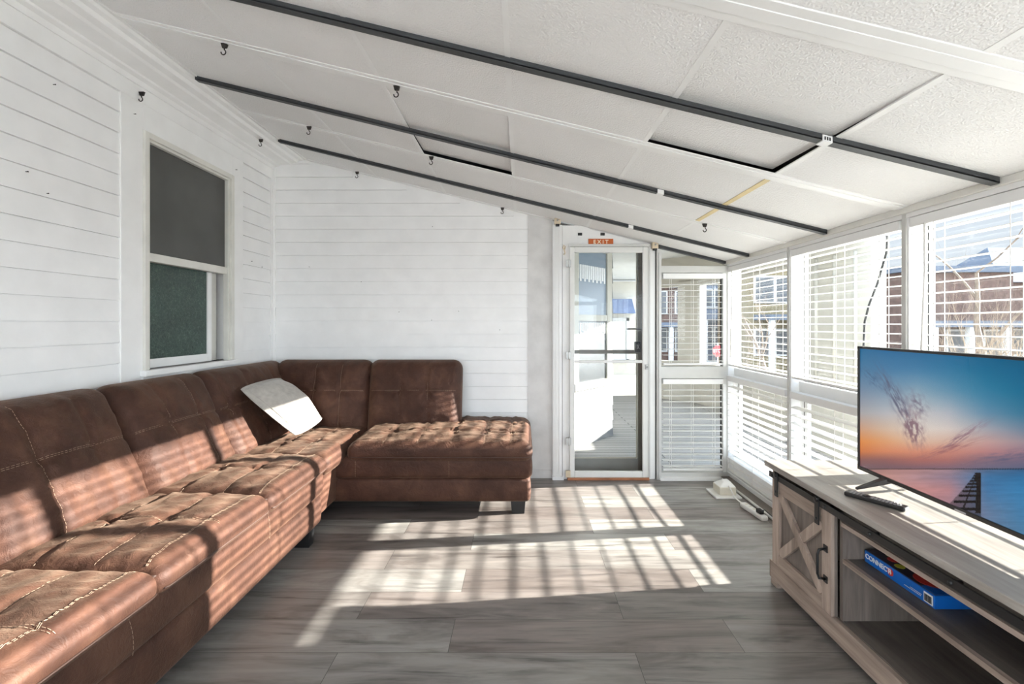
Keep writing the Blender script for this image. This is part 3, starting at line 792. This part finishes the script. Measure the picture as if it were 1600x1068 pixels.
for sgn in (1, -1):
    vs = [pt(i/n, j/n, sgn) for i in range(n+1) for j in range(n+1)]
    m.add(vs, [(i*(n+1)+j, (i+1)*(n+1)+j, (i+1)*(n+1)+j+1, i*(n+1)+j+1) for i in range(n) for j in range(n)], True)
rim = [(i/n, 0) for i in range(n)]+[(1, j/n) for j in range(n)]+[(1-i/n, 1) for i in range(n)]+[(0, 1-j/n) for j in range(n)]
vs = [pt(u, v, 1) for u, v in rim]+[pt(u, v, -1) for u, v in rim]; L = len(rim)
m.add(vs, [(i, (i+1) % L, L+(i+1) % L, L+i) for i in range(L)], True)
m.build('pillow_cover', M['pillow'], pl)
m = MB(); r2 = [(.06+.88*u, .06+.88*v) for u, v in rim]; m.tube([pt(u, v, 1)+nrm*.001 for u, v in r2]+[pt(*r2[0], 1)+nrm*.001], .0022, 5); m.build('border_seam', M['pillow'], pl)

# ------------------------------------------------------------------ media console
X0, X1, Y0c, Y1c = 1.315, 1.715, .63, 2.405
mc = empty('media_console', (1.5, 1.5, 0), 'weathered grey wood media console with sliding barn door under the television', 'media console')
MB().box(X0-.036, X1+.01, Y0c-.02, Y1c+.02, .605, .632).build('top', M['topw'], mc, bevel=.003)
MB().box(X0, X1, Y1c-.02, Y1c, .05, .605).build('side_panel', M['woodz'], mc)
MB().box(X0, X1, Y0c, Y0c+.02, .05, .605).build('side_panel', M['woodz'], mc)
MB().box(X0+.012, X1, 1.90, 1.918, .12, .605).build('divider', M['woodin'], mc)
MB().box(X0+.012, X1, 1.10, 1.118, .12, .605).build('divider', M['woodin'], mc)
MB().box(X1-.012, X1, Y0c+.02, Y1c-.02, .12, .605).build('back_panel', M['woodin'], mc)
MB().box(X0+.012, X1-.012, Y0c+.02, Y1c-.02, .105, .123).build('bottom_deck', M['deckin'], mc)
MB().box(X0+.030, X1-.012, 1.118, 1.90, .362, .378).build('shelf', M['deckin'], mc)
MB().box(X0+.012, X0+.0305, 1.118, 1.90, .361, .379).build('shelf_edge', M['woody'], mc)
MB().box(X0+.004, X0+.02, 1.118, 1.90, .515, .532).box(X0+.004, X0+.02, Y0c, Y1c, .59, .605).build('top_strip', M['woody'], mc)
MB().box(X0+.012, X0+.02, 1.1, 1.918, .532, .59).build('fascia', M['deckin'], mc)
m = MB().box(X0-.012, X0+.014, Y0c-.012, Y1c+.012, .03, .118); m.box(X0-.012, X1, Y1c+.0, Y1c+.012, .03, .118)
for y in (Y1c-.06, Y0c+.0): m.box(X0-.012, X0+.04, y, y+.06, 0, .03)
m.box(X1-.06, X1, Y1c-.06, Y1c, 0, .03).box(X1-.06, X1, Y0c, Y0c+.06, 0, .03)
m.build('plinth', M['woody'], mc, bevel=.004)
# barn door
def barn(y0, y1):
    z0, z1 = .125, .565; x = X0-.004; t = .016
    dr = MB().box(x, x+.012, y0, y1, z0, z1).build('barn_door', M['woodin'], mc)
    for ya_ in (y0, y1-.06): MB().box(x-t, x, ya_, ya_+.06, z0, z1).build('stile', M['woodz'], dr, bevel=.002)
    MB().box(x-t, x, y0+.06, y1-.06, z1-.07, z1).build('door_rail', M['woody'], dr, bevel=.002)
    MB().box(x-t, x, y0+.06, y1-.06, z0, z0+.06).build('door_rail', M['woody'], dr, bevel=.002)
    ya, yb, za, zb = y0+.06, y1-.06, z0+.06, z1-.07
    m = MB(); wv = .022
    for s_, (p, q) in enumerate((((ya, za), (yb, zb)), ((ya, zb), (yb, za)))):
        d = Vector((q[0]-p[0], q[1]-p[1])).normalized(); nn = Vector((-d.y, d.x))*wv
        P, Q = Vector(p)+d*.005, Vector(q)-d*.005
        tt = t-.002 if s_ else t
        m.prism([(x-tt, P.x+nn.x, P.y+nn.y), (x-tt, Q.x+nn.x, Q.y+nn.y), (x-tt, Q.x-nn.x, Q.y-nn.y), (x-tt, P.x-nn.x, P.y-nn.y)], (tt, 0, 0))
    m.build('cross_brace', M['woodz'], dr, bevel=.0015)
    yh = y0+.032
    m = MB(); pts = [(x-t, yh, .395), (x-t-.03, yh, .39), (x-t-.036, yh, .37), (x-t-.036, yh, .29), (x-t-.03, yh, .27), (x-t, yh, .265)]
    m.tube(pts, .0055, 8)
    for z in (.395, .265): m.box(x-t-.004, x-t, yh-.012, yh+.012, z-.014, z+.014)
    m.build('handle', M['blackm'], dr)
    for y in (y0+.075, y1-.055):
        h = MB().box(x-t-.014, x-t-.008, y-.014, y+.014, .48, .603).box(x-t-.014, x+.0, y-.014, y+.014, .597, .603).tube([(x-t-.018, y, .505), (x-t-.006, y, .505)], .007, 8).tube([(x-t-.02, y, .588), (x-t-.006, y, .588)], .012, 10).build('hanger_strap', M['blackm'], dr, bevel=.002)

barn(1.925, 2.375); barn(.64, 1.09)
# the steel bar the door hangs from
m = MB().box(X0-.029, X0-.021, Y0c+.02, Y1c-.015, .560, .588); rl = m.build('sliding_rail', M['blackm'], mc, bevel=.001)
for y in (2.36, 1.95, 1.70, 1.38, 1.1, .7): MB().tube([(X0-.034, y, .574), (X0+.004, y, .574)], .007, 8).build('rail_bolt', M['blackm'], rl)

# board game box on the shelf
bg = empty('board_game_box', (1.56, 1.74, .378), 'blue board game box with red and yellow discs on the console shelf', 'board game')
bx0, bx1, by0, by1, bz = 1.405, 1.685, 1.565, 1.885, .379
MB().box(bx0, bx1, by0, by1, bz, bz+.046).build('box_body', M['dblue'], bg, bevel=.002)
lid = MB().box(bx0+.004, bx1-.004, by0+.004, by1-.004, bz+.046, bz+.0475).build('lid_art', M['cdark'], bg)
def disc(mb, cx, cy, r, z, h=.0012, n=24):
    mb.tube([(cx, cy, z), (cx, cy, z+h)], r, n)
for (cx, cy, r_, cm) in ((1.475, 1.655, .052, 'cred'), (1.455, 1.80, .020, 'cred'), (1.52, 1.86, .02, 'cred'), (1.44, 1.752, .017, 'cyel'), (1.60, 1.60, .035, 'cyel'), (1.47, 1.835, .014, 'cyel'), (1.50, 1.77, .018, 'cyel')):
    m = MB(); disc(m, cx, cy, r_, bz+.0472); m.build('printed_disc', M[cm], lid, smooth=False)
MB().box(bx0+.006, bx1-.006, by0+.004, by0+.06, bz+.0474, bz+.0479).build('blue_band', M['dblue'], lid)
text('title_lettering', 'CONNECT', .026, M['cwhite'], (bx0-.0008, 1.815, bz+.026), (PI/2, 0, -PI/2), bg, bold=.0008)
m = MB(); m.tube([(bx0-.0002, 1.752, bz+.026), (bx0-.0012, 1.752, bz+.026)], .014, 20); m.build('title_disc', M['cred'], bg, smooth=False)
text('title_number', '4', .024, M['cwhite'], (bx0-.0018, 1.752, bz+.026), (PI/2, 0, -PI/2), bg)
m = MB()
for q in range(13): m.box(bx0-.0008, bx0, 1.685-q*.0055, 1.6885-q*.0055, bz+.014, bz+.0165)
for q in range(9): m.box(bx0-.0008, bx0, 1.66-q*.0055, 1.6635-q*.0055, bz+.020, bz+.022)
m.build('small_print', M['signtxt'], bg)
bc = MB().box(bx0-.0008, bx0, by0+.006, by0+.042, bz+.006, bz+.040).build('barcode_panel', M['cwhite'], bg)
m = MB(); rr = random.Random(3); y = by0+.011
while y < by0+.037:
    wv = rr.choice((.0006, .001, .0016)); m.box(bx0-.0014, bx0-.0008, y, y+wv, bz+.010, bz+.034); y += wv+rr.choice((.0008, .0012))
m.build('barcode_bars', M['black'], bc)
text('end_lettering', 'CONNECT 4', .022, M['cwhite'], (1.585, by0-.0008, bz+.022), (PI/2, 0, 0), bg, bold=.0008)

# remote control
rc = empty('remote_control', (1.42, 1.845, .633), 'slim black remote control on the console top beside tv foot', 'remote control')
P0, P1 = Vector((1.365, 1.935, .633)), Vector((1.475, 1.76, .633)); d = (P1-P0); L = d.length; ang = math.atan2(d.y, d.x)
Rm = Matrix.Translation(P0) @ Matrix.Rotation(ang, 4, 'Z')
MB().box(0, L, -.021, .021, 0, .017, Rm).build('remote_body', M['tvplastic'], rc, bevel=.005)
m = MB()
for i in range(14):
    for j in (-1, 0, 1):
        if i in (4, 5): continue
        MB().box(.018+i*.0125, .025+i*.0125, j*.012-.004, j*.012+.004, .017, .0188, Rm).build('button', M['btn'], rc)
m = MB(); v0 = Rm @ Vector((.073, 0, .017)); m.tube([v0, v0+Vector((0, 0, .0018))], .014, 16); m.build('navigation_ring', M['blackm'], rc)

# television
tv = empty('television', (1.56, 1.63, .632), 'black flat screen television showing a sunset over sea and jetty', 'television')
tx, ty0, ty1, tz0, tz1 = 1.545, 1.145, 2.118, .683, 1.246
m = MB(); fr = .011
m.box(tx, tx+.028, ty0, ty0+fr, tz0, tz1).box(tx, tx+.028, ty1-fr, ty1, tz0, tz1).box(tx, tx+.028, ty0+fr, ty1-fr, tz1-fr, tz1).box(tx, tx+.028, ty0+fr, ty1-fr, tz0, tz0+.016)
m.build('bezel', M['tvplastic'], tv, bevel=.002)
MB().box(tx+.012, tx+.03, ty0+.004, ty1-.004, tz0+.004, tz1-.004).box(tx+.03, tx+.065, ty0+.12, ty1-.12, tz0+.03, tz0+.36).build('rear_housing', M['tvplastic'], tv, bevel=.004)
for (yc, sg_) in ((1.955, 1), (1.30, -1)):
    m = MB()
    for e, xt in ((-1, tx-.098), (1, tx+.112)):
        yt = yc+.035*sg_; a0, a1 = Vector((tx+.014, yc, tz0+.004)), Vector((xt, yt, .6375))
        for wv0, wv1, h0_, h1_ in ((.016, .006, .012, .005),):
            vs = []
            for c_, wv, hh in ((a0, wv0, h0_), (a1, wv1, h1_)):
                vs += [c_+Vector((0, -wv, -hh)), c_+Vector((0, wv, -hh)), c_+Vector((0, wv, hh)), c_+Vector((0, -wv, hh))]
            m.add(vs, [(3, 2, 1, 0), (4, 5, 6, 7), (0, 1, 5, 4), (1, 2, 6, 5), (2, 3, 7, 6), (3, 0, 4, 7)])
    m.build('foot', M['tvplastic'], tv, bevel=.002)
# the picture on the screen: a sunset sea with a wooden jetty
GX = [1335, 1380, 1430, 1480, 1540, 1600, 1700]
GY = [541, 575, 610, 645, 670, 690, 705, 718, 730.5, 733, 745, 765, 800, 860]
TB = [
 [(45,118,165),(35,112,165),(30,108,160),(15,105,158),(0,98,145),(0,88,125),(0,80,110)],
 [(80,135,175),(75,135,180),(70,135,180),(50,130,175),(10,115,160),(0,105,150),(0,95,140)],
 [(130,150,175),(135,165,190),(150,180,200),(110,160,190),(50,135,175),(15,118,160),(0,105,150)],
 [(185,180,180),(200,200,205),(225,222,220),(195,200,210),(110,155,185),(60,130,165),(30,120,150)],
 [(225,170,135),(232,200,175),(248,235,222),(235,222,215),(180,180,190),(120,145,170),(70,125,155)],
 [(245,150,75),(244,175,125),(244,205,180),(235,195,175),(215,175,170),(170,155,165),(120,135,160)],
 [(225,130,75),(235,150,110),(238,160,130),(228,155,135),(205,145,145),(170,135,150),(120,120,145)],
 [(150,100,95),(160,108,105),(190,120,110),(190,125,120),(150,120,135),(130,115,140),(105,110,140)],
 [(125,95,105),(130,100,110),(140,108,120),(145,115,130),(120,115,140),(105,110,140),(90,100,135)],
 [(150,115,115),(190,140,135),(190,145,145),(170,140,150),(90,115,150),(60,105,150),(40,95,140)],
 [(200,150,145),(215,160,150),(190,150,155),(160,140,160),(70,125,175),(50,125,180),(40,110,165)],
 [(205,160,160),(215,160,155),(220,155,150),(200,145,150),(75,130,180),(60,140,195),(40,120,175)],
 [(190,150,160),(200,150,155),(205,150,155),(175,140,155),(110,135,170),(70,140,190),(50,120,170)],
 [(170,140,150),(180,140,150),(170,140,155),(150,135,155),(120,140,170),(90,135,170),(60,110,150)]]
def tabl(x, y):
    def loc(g, v):
        v = max(g[0], min(g[-1]-1e-6, v))
        for i in range(len(g)-1):
            if v < g[i+1]: return i, (v-g[i])/(g[i+1]-g[i])
        return len(g)-2, 1
    i, f = loc(GX, x); j, g = loc(GY, y)
    return [((TB[j][i][c]*(1-f)+TB[j][i+1][c]*f)*(1-g)+(TB[j+1][i][c]*(1-f)+TB[j+1][i+1][c]*f)*g) for c in range(3)]
def picture(x, y):
    c = tabl(x, y)
    if y < 728:
        def cloud(cx, cy, ang, la, lb_, amt, col_, seed):
            dx, dy = x-cx, y-cy; ca, sa = math.cos(ang), math.sin(ang); u = dx*ca+dy*sa; v = -dx*sa+dy*ca
            w_ = math.exp(-(u/la)**2-(v/lb_)**2)
            n_ = noise.fractal(Vector((u/la*2.2+seed, v/lb_*2.8, seed)), .8, 2.2, 5)*.9+.35
            return max(0, min(.75, w_*n_*amt*1.5)), col_
        for args in ((1398, 622, 1.05, 42, 9, 1.0, (95, 95, 120), 1.0), (1424, 668, 1.25, 26, 13, 1.1, (130, 95, 110), 5.0), (1500, 682, -.55, 38, 6, .9, (150, 115, 130), 9.0),
                     (1478, 702, -.3, 44, 5, .8, (165, 110, 115), 13.0), (1430, 630, .9, 20, 12, .6, (120, 110, 130), 17.0), (1360, 590, .8, 20, 8, .5, (70, 95, 130), 21.0), (1575, 712, -.15, 50, 8, .6, (95, 100, 130), 25.)):
            a_, q = cloud(*args); c = [c[i]*(1-a_)+q[i]*a_ for i in range(3)]
    if y > 731:
        n_ = noise.noise(Vector((x*.02, y*.22, 3)))*.5+noise.noise(Vector((x*.06, y*.5, 7)))*.3
        c = [v*(1+.14*n_) for v in c]
    if abs(y-732.3) < .9: c = [v*.62 for v in c]
    # jetty
    t = (y-738)/(800-738)
    if 0 <= t <= 1.12:
        xl = 1521-(1521-1468)*min(1, t)**1.15; xr = 1530.3
        if xl <= x <= xr:
            steps = [0, .06, .12, .19, .26, .34, .44, .55, .70, .88]
            for si, s_ in enumerate(steps):
                th = .03+.05*s_
                if s_ <= t <= s_+th and x > 1519-(1519-1472)*s_**1.15+0: c = (24, 20, 22); break
            else:
                if x > 1524-3*t or t < .2 and x > 1522-14*t: c = (28, 24, 26)
                elif x > 1524-26*t and x < 1524-22*t: c = (40, 34, 38)
                else: c = [v*.7 for v in c]
            if t > 1.02: c = [v*.6 for v in tabl(x, y)] if x > 1505 else tabl(x, y)
    return [max(0, min(255, v)) for v in c]
ny, nz = 360, 210
vs = []; cols = []
ya, yb, za, zb = ty0+fr, ty1-fr, tz0+.016, tz1-fr
for i in range(ny+1):
    Y = yb+(ya-yb)*i/ny
    for j in range(nz+1):
        Z = za+(zb-za)*j/nz; vs.append((tx+.006, Y, Z))
        q = picture(814+720*tx/Y, 505-720*(Z-1.35)/Y)
        cols.append((*srgb(*q), 1))
m = MB(); m.add(vs, [(i*(nz+1)+j, (i+1)*(nz+1)+j, (i+1)*(nz+1)+j+1, i*(nz+1)+j+1) for i in range(ny) for j in range(nz)])
k = N('tv_picture'); at = k.new('ShaderNodeVertexColor'); at.layer_name = 'picture'
k.col((.01, .01, .01)); k.rough(.25); k.link(at.outputs[0], k.b.inputs['Emission Color']); k.b.inputs['Emission Strength'].default_value = .72
k.b.inputs['Specular IOR Level'].default_value = .25
scn = m.build('screen', k.m, tv, label='screen showing a sunset sea')
ca = scn.data.color_attributes.new('picture', 'FLOAT_COLOR', 'POINT')
flat = [x for c in cols for x in c]; ca.data.foreach_set('color', flat)
MB().box(tx-.002, tx, 1.60, 1.64, tz0+.003, tz0+.009).build('logo_bar', M['btn'], tv)

# ------------------------------------------------------------------ power bits in the far right corner
pb = empty('floor_junction_box', (1.6, 3.62, 0), 'ivory junction box on a flat base in the corner by the blinds', 'junction box')
MB().box(1.50, 1.70, 3.54, 3.74, 0, .014).build('base_plate', M['conduit'], pb, bevel=.003)
MB().box(1.545, 1.675, 3.58, 3.71, .014, .075).build('box_body', M['ivory'], pb, bevel=.006)
m = MB(); m.add([(1.545, 3.58, .075), (1.675, 3.58, .075), (1.675, 3.71, .075), (1.545, 3.71, .075), (1.60, 3.63, .105), (1.645, 3.63, .11), (1.645, 3.68, .112), (1.60, 3.68, .107)],
                 [(0, 1, 5, 4), (1, 2, 6, 5), (2, 3, 7, 6), (3, 0, 4, 7), (4, 5, 6, 7), (3, 2, 1, 0)]); m.build('box_lid', M['conduit'], pb, bevel=.006)
ps = empty('power_strip', (1.67, 3.2, 0), 'white power strip lying on the floor beside the console', 'power strip')
a0, a1 = Vector((1.635, 3.40, 0)), Vector((1.665, 3.14, 0)); dd = a1-a0; Rm = Matrix.Translation(a0) @ Matrix.Rotation(math.atan2(dd.y, dd.x), 4, 'Z'); L = dd.length
MB().box(0, L, -.026, .026, 0, .036, Rm).build('strip_body', M['conduit'], ps, bevel=.012)
m = MB()
for q in range(4): m.box(.04+q*.045, .055+q*.045, -.01, .01, .036, .0368, Rm)
m.build('socket', M['ivory'], ps)
MB().tube([(1.62, 3.66, .06), (1.618, 3.58, .085), (1.622, 3.5, .03), (1.636, 3.40, .018)], .005, 8).build('strip_cord', M['conduit'], ps)
pg = MB().box(.185, .235, -.02, .012, .036, .065, Rm).build('power_plug', M['black'], label='black plug in the near end of the white power strip', cat='plug', bevel=.006)
cbp = [Rm @ Vector((.21, .012, .055)), Vector((1.70, 3.21, .05)), Vector((1.715, 3.10, .03)), Vector((1.72, 2.9, .03)), Vector((1.72, 2.6, .02)), Vector((1.725, 2.45, .02))]
MB().tube(cbp, .0035, 8).build('power_cable', M['black'], label='black cable from the power strip to behind the console', cat='cable')
MB().tube([(1.728, 3.98, .012), (1.728, 3.2, .012), (1.728, 1.5, .012)], .010, 8).build('floor_conduit', M['conduit'], label='thin white conduit along the floor under right windows', cat='conduit')

# ------------------------------------------------------------------ outside: porch beyond the back wall
MB().box(-1, 3.5, 4.17, 13, -.15, -.05).build('porch_deck', M['deck'], kind='structure', keep=True)
m = MB(); m.box(-1, 3.5, 4.3, 13.0, 2.55, 2.62).box(.2, 3.45, 4.3, 4.36, 2.3, 2.6)
m.build('porch_ceiling', M['porchc'], kind='structure', keep=True)
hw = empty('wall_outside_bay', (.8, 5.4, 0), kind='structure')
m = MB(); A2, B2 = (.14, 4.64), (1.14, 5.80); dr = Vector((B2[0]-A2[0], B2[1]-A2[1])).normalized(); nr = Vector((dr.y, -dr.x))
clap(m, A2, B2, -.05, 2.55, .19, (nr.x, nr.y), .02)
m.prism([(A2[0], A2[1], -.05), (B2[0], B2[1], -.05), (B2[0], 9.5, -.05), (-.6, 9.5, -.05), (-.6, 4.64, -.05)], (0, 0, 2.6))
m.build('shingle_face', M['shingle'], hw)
def onw(t, z, off=.03): return Vector((A2[0]+(B2[0]-A2[0])*t+nr.x*off, A2[1]+(B2[1]-A2[1])*t+nr.y*off, z))
bw = empty('window_11', onw(.7, .7), kind='structure')
def wq(mb, t0, t1, z0, z1, o0, o1):
    mb.add([onw(t0, z0, o0), onw(t1, z0, o0), onw(t1, z1, o0), onw(t0, z1, o0), onw(t0, z0, o1), onw(t1, z0, o1), onw(t1, z1, o1), onw(t0, z1, o1)],
           [(3, 2, 1, 0), (4, 5, 6, 7), (0, 1, 5, 4), (1, 2, 6, 5), (2, 3, 7, 6), (3, 0, 4, 7)])
m = MB(); wq(m, .40, .47, .62, 2.3, .0, .05); wq(m, .88, .95, .62, 2.3, 0, .05); wq(m, .47, .88, 2.2, 2.3, 0, .05); wq(m, .40, .95, .60, .68, 0, .07); wq(m, .47, .88, 1.38, 1.45, 0, .045)
m.build('bay_frame', M['cream'], bw)
m = MB(); wq(m, .47, .88, .68, 1.38, .022, .026); m.build('lower_pane', M['darkwin'], bw)
k = N('painted_sky_pane'); k.col((.20, .25, .31)); k.rough(.3); k.b.inputs['Metallic'].default_value = 0  # sky reflection put into the pane as a flat blue-grey colour
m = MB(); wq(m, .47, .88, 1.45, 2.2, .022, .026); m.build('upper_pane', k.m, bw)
m = MB()
for q in range(14): 
    t0 = .475+q*.0285; wq(m, t0, t0+.02, 1.86-.03*(q % 2), 2.02, .027, .031); wq(m, t0, t0+.02, 1.26-.03*(q % 2), 1.36, .027, .031)
m.build('lace_edging', M['vinyl'], bw)
# far house front closing the porch
fh = empty('far_house_front', (1.8, 12.6, 0), 'white house front with blue awning seen through the glass door', 'house')
MB().box(-.6, 3.2, 12.6, 12.9, -.05, 2.5).build('house_wall', M['cream'], fh)
m = MB().box(2.3, 2.38, 12.5, 12.6, .3, 1.5).box(2.86, 2.94, 12.5, 12.6, .3, 1.5).box(2.3, 2.94, 12.5, 12.6, .3, .38).box(2.3, 2.94, 12.5, 12.6, 1.42, 1.5); fw = m.build('window_frame', M['porchw'], fh)
MB().box(2.38, 2.86, 12.54, 12.6, .38, 1.42).build('window_pane', M['porchc'], fw)
MB().prism([(2.15, 12.6, 1.62), (3.05, 12.6, 1.62), (2.95, 12.6, 2.0), (2.2, 12.6, 2.0)], (0, -.35, -.0)).build('awning', M['tealfab'], fh)
# porch side walls: knee walls, columns, beams
pw = empty('wall_porch_side', (3.3, 6, 0), kind='structure')
m = MB()
def seg(mb, a, b, z0, z1, th=.12):
    d = Vector((b[0]-a[0], b[1]-a[1])).normalized(); nn = Vector((-d.y, d.x))*th/2
    mb.prism([(a[0]+nn.x, a[1]+nn.y, z0), (b[0]+nn.x, b[1]+nn.y, z0), (b[0]-nn.x, b[1]-nn.y, z0), (a[0]-nn.x, a[1]-nn.y, z0)], (0, 0, z1-z0))
PP = [(2.35, 8.95), (3.12, 8.2), (3.33, 7.4), (3.30, 4.25)]
for a, b in zip(PP, PP[1:]):
    seg(m, a, b, -.05, .66); seg(m, a, b, 2.02, 2.6)
m.build('knee_wall', M['cream'], pw)
m = MB(); seg(m, (2.92, 8.42), (3.2, 8.1), .6, 2.1, .22); seg(m, (3.32, 5.35), (3.30, 4.25), .6, 2.1, .14); seg(m, (3.32, 7.1), (3.32, 7.3), .6, 2.1, .14)
m.build('porch_column', M['cream'], pw)
m = MB()
for y in (4.45, 4.75, 5.05, 5.3): m.tube([(3.235, y, .66), (3.235, y, 2.05)], .022, 8)
m.build('reeding', M['cream'], pw)
# black cable hanging outside the second bay
MB().tube([(1.915, 2.52, 1.885), (1.95, 2.53, 1.87), (2.02, 2.54, 1.83), (2.03, 2.56, 1.74), (2.035, 2.63, 1.58), (2.04, 2.70, 1.46), (2.04, 2.735, 1.36), (2.04, 2.745, 1.2), (2.04, 2.745, .95)], .006, 8).build('hanging_cable', M['black'], label='black cable hanging outside the window behind the television', cat='cable')

# ------------------------------------------------------------------ outside: ground, far houses, bare trees
MB().box(-60, 90, -60, 110, -1.4, -1.2).build('ground', M['ground'], kind='structure', keep=True)
def house(x, y, w, d, h, rot, mat, roof, label, bay=3, rows=2, flat=False, rh=1.3):
    t = empty('distant_house', (x, y, -1.2), label, 'house')
    hb = MB().box(x-w/2, x+w/2, y-d/2, y+d/2, -1.2, h).build('house_body', M[mat], t)
    if flat: MB().box(x-w/2-.2, x+w/2+.2, y-d/2-.2, y+d/2+.2, h, h+.25).build('cornice', M['slate'], t)
    else: MB().add([(x-w/2-.3, y-d/2-.3, h), (x+w/2+.3, y-d/2-.3, h), (x+w/2+.3, y+d/2+.3, h), (x-w/2-.3, y+d/2+.3, h), (x-w/5, y, h+rh), (x+w/5, y, h+rh)],
                   [(0, 1, 5, 4), (1, 2, 5), (2, 3, 4, 5), (3, 0, 4), (3, 2, 1, 0)]).build('roof', M[roof], t)
    for r_ in range(rows):
        for b in range(bay):
            wx = x-w/2+w*(b+.5)/bay; z0 = -.2+r_*(h+1.0)/rows*.95
            wf = MB().box(wx-.5, wx+.5, y-d/2-.06, y-d/2, z0, z0+1.3).build('window_frame', M['porchw'], t)
            MB().box(wx-.42, wx+.42, y-d/2-.08, y-d/2-.05, z0+.08, z0+1.22).build('pane', M['darkwin'], wf)
    bx_ = MB().box(x-w/2, x+w/2, y-d/2-1.4, y-d/2, h*.35, h*.35+.25).build('porch_roof', M['slate'], t)
    for b in range(4): 
        cx = x-w/2+.2+b*(w-.4)/3; MB().box(cx-.1, cx+.1, y-d/2-1.35, y-d/2-1.15, -1.2, h*.35).build('porch_post', M['porchw'], t)
    t.rotation_euler = (0, 0, rot); return t
house(18.0, 21.0, 4.6, 4, 3.45, 0, 'brick', 'slate', 'brown brick house with flat roof behind bare branches, seen at the right edge', flat=True, rows=1)
house(25.3, 24.0, 5, 4, 3.3, 0, 'brick', 'slate', 'brown house with pointed grey roof, rightmost behind the blinds', rows=1, rh=2.0)
house(12.6, 24, 3.0, 4, 4.3, 0, 'yellow', 'slate', 'ochre house behind the far corner blinds', rows=2)
house(19.0, 33, 4.2, 4, 5.4, 0, 'brick', 'slate', 'tall brown brick house behind the far corner blinds', rows=2)
house(12.8, 34, 3.2, 4, 4.6, 0, 'slate', 'slate', 'dark grey house behind the strip of glass beside the exit door', rows=2)
house(8.2, 27, 2.8, 3.6, 3.3, 0, 'brick', 'slate', 'brown house seen left of the porch column', rows=2, bay=2)
def tree(x, y, z, h, seed, label, mat='bark', n0=5, spread=.5, name='bare_tree', r0=.05, lean=(0, 0)):
    rnd = random.Random(seed); m = MB(); tw = MB()
    def br(p, d, L, r, lev):
        pts = [p]; rs = [r]; q = p.copy(); dd_ = d.copy()
        for i in range(5):
            dd_ = (dd_+Vector((rnd.uniform(-1, 1), rnd.uniform(-1, 1), rnd.uniform(-.5, .8)))*.16).normalized(); q = q+dd_*L/5; pts.append(q.copy()); rs.append(r*(1-.13*(i+1)))
        (m if lev < 2 else tw).tube(pts, rs, 5, False)
        if lev < 4:
            for k_ in range(rnd.choice((2, 3, 3))):
                i = rnd.randint(2, 5); nd = (dd_+Vector((rnd.uniform(-1, 1), rnd.uniform(-1, 1), rnd.uniform(-.3, .9)))*spread*1.3).normalized()
                br(pts[i], nd, L*rnd.uniform(.55, .8), rs[i]*.65, lev+1)
    t = empty(name, (x, y, z), label, 'tree' if name == 'bare_tree' else 'shrub')
    for k_ in range(n0):
        br(Vector((x+rnd.uniform(-.2, .2)*(n0 > 1), y+rnd.uniform(-.2, .2)*(n0 > 1), z)), Vector((rnd.uniform(-1, 1)*spread*(n0 > 1)+lean[0], rnd.uniform(-1, 1)*spread*(n0 > 1)+lean[1], 1)).normalized(), h*.42, r0, 0)
    m.build('trunk', M[mat], t); tw.build('twigs', M[mat], t)
tree(5.6, 6.1, -1.2, 3.6, 3, 'bare twiggy shrub close outside the right window', 'twig', 7, .55, 'bare_shrub', .03)
tree(9.6, 9.4, -1.2, 3.8, 5, 'tangled tan shrub behind the nearer shrub at the right edge', 'twig', 7, .7, 'bare_shrub', .03)
tree(14.5, 14.3, -1.2, 10.0, 8, 'tall bare grey tree with branches against the sky, right edge', 'bark', 1, .6, 'bare_tree', .13)
tree(12.0, 11.8, -1.2, 4.2, 15, 'brown thicket in front of the flat roofed brick house', 'twig', 8, .6, 'bare_shrub', .035)
tree(9.4, 17.5, -1.2, 7.0, 9, 'bare tree behind the far corner window blinds', 'bark', 1, .6, 'bare_tree', .10)
tree(6.4, 14, -1.2, 3.5, 12, 'dark shrub beyond the porch column', 'bark', 6, .6, 'bare_shrub', .03)
# red octagonal road sign
Ys = 17.0; sx, sz = (1122-814)/720*Ys, 1.35-43/720*Ys
rs_ = empty('stop_sign', (sx, Ys, -1.2), 'small red octagonal road sign seen through the blinds beside the door', 'road sign')
MB().tube([(sx, Ys+.03, -1.2), (sx, Ys+.03, sz+.3)], .03, 8).build('post', M['steel'], rs_)
MB().prism([(sx+.22*math.cos(PI/8+q*PI/4), Ys, sz+.22*math.sin(PI/8+q*PI/4)) for q in range(8)], (0, -.02, 0)).build('sign_plate', M['red'], rs_)
text('lettering', 'STOP', .16, M['cwhite'], (sx, Ys-.024, sz), (PI/2, 0, 0), rs_)
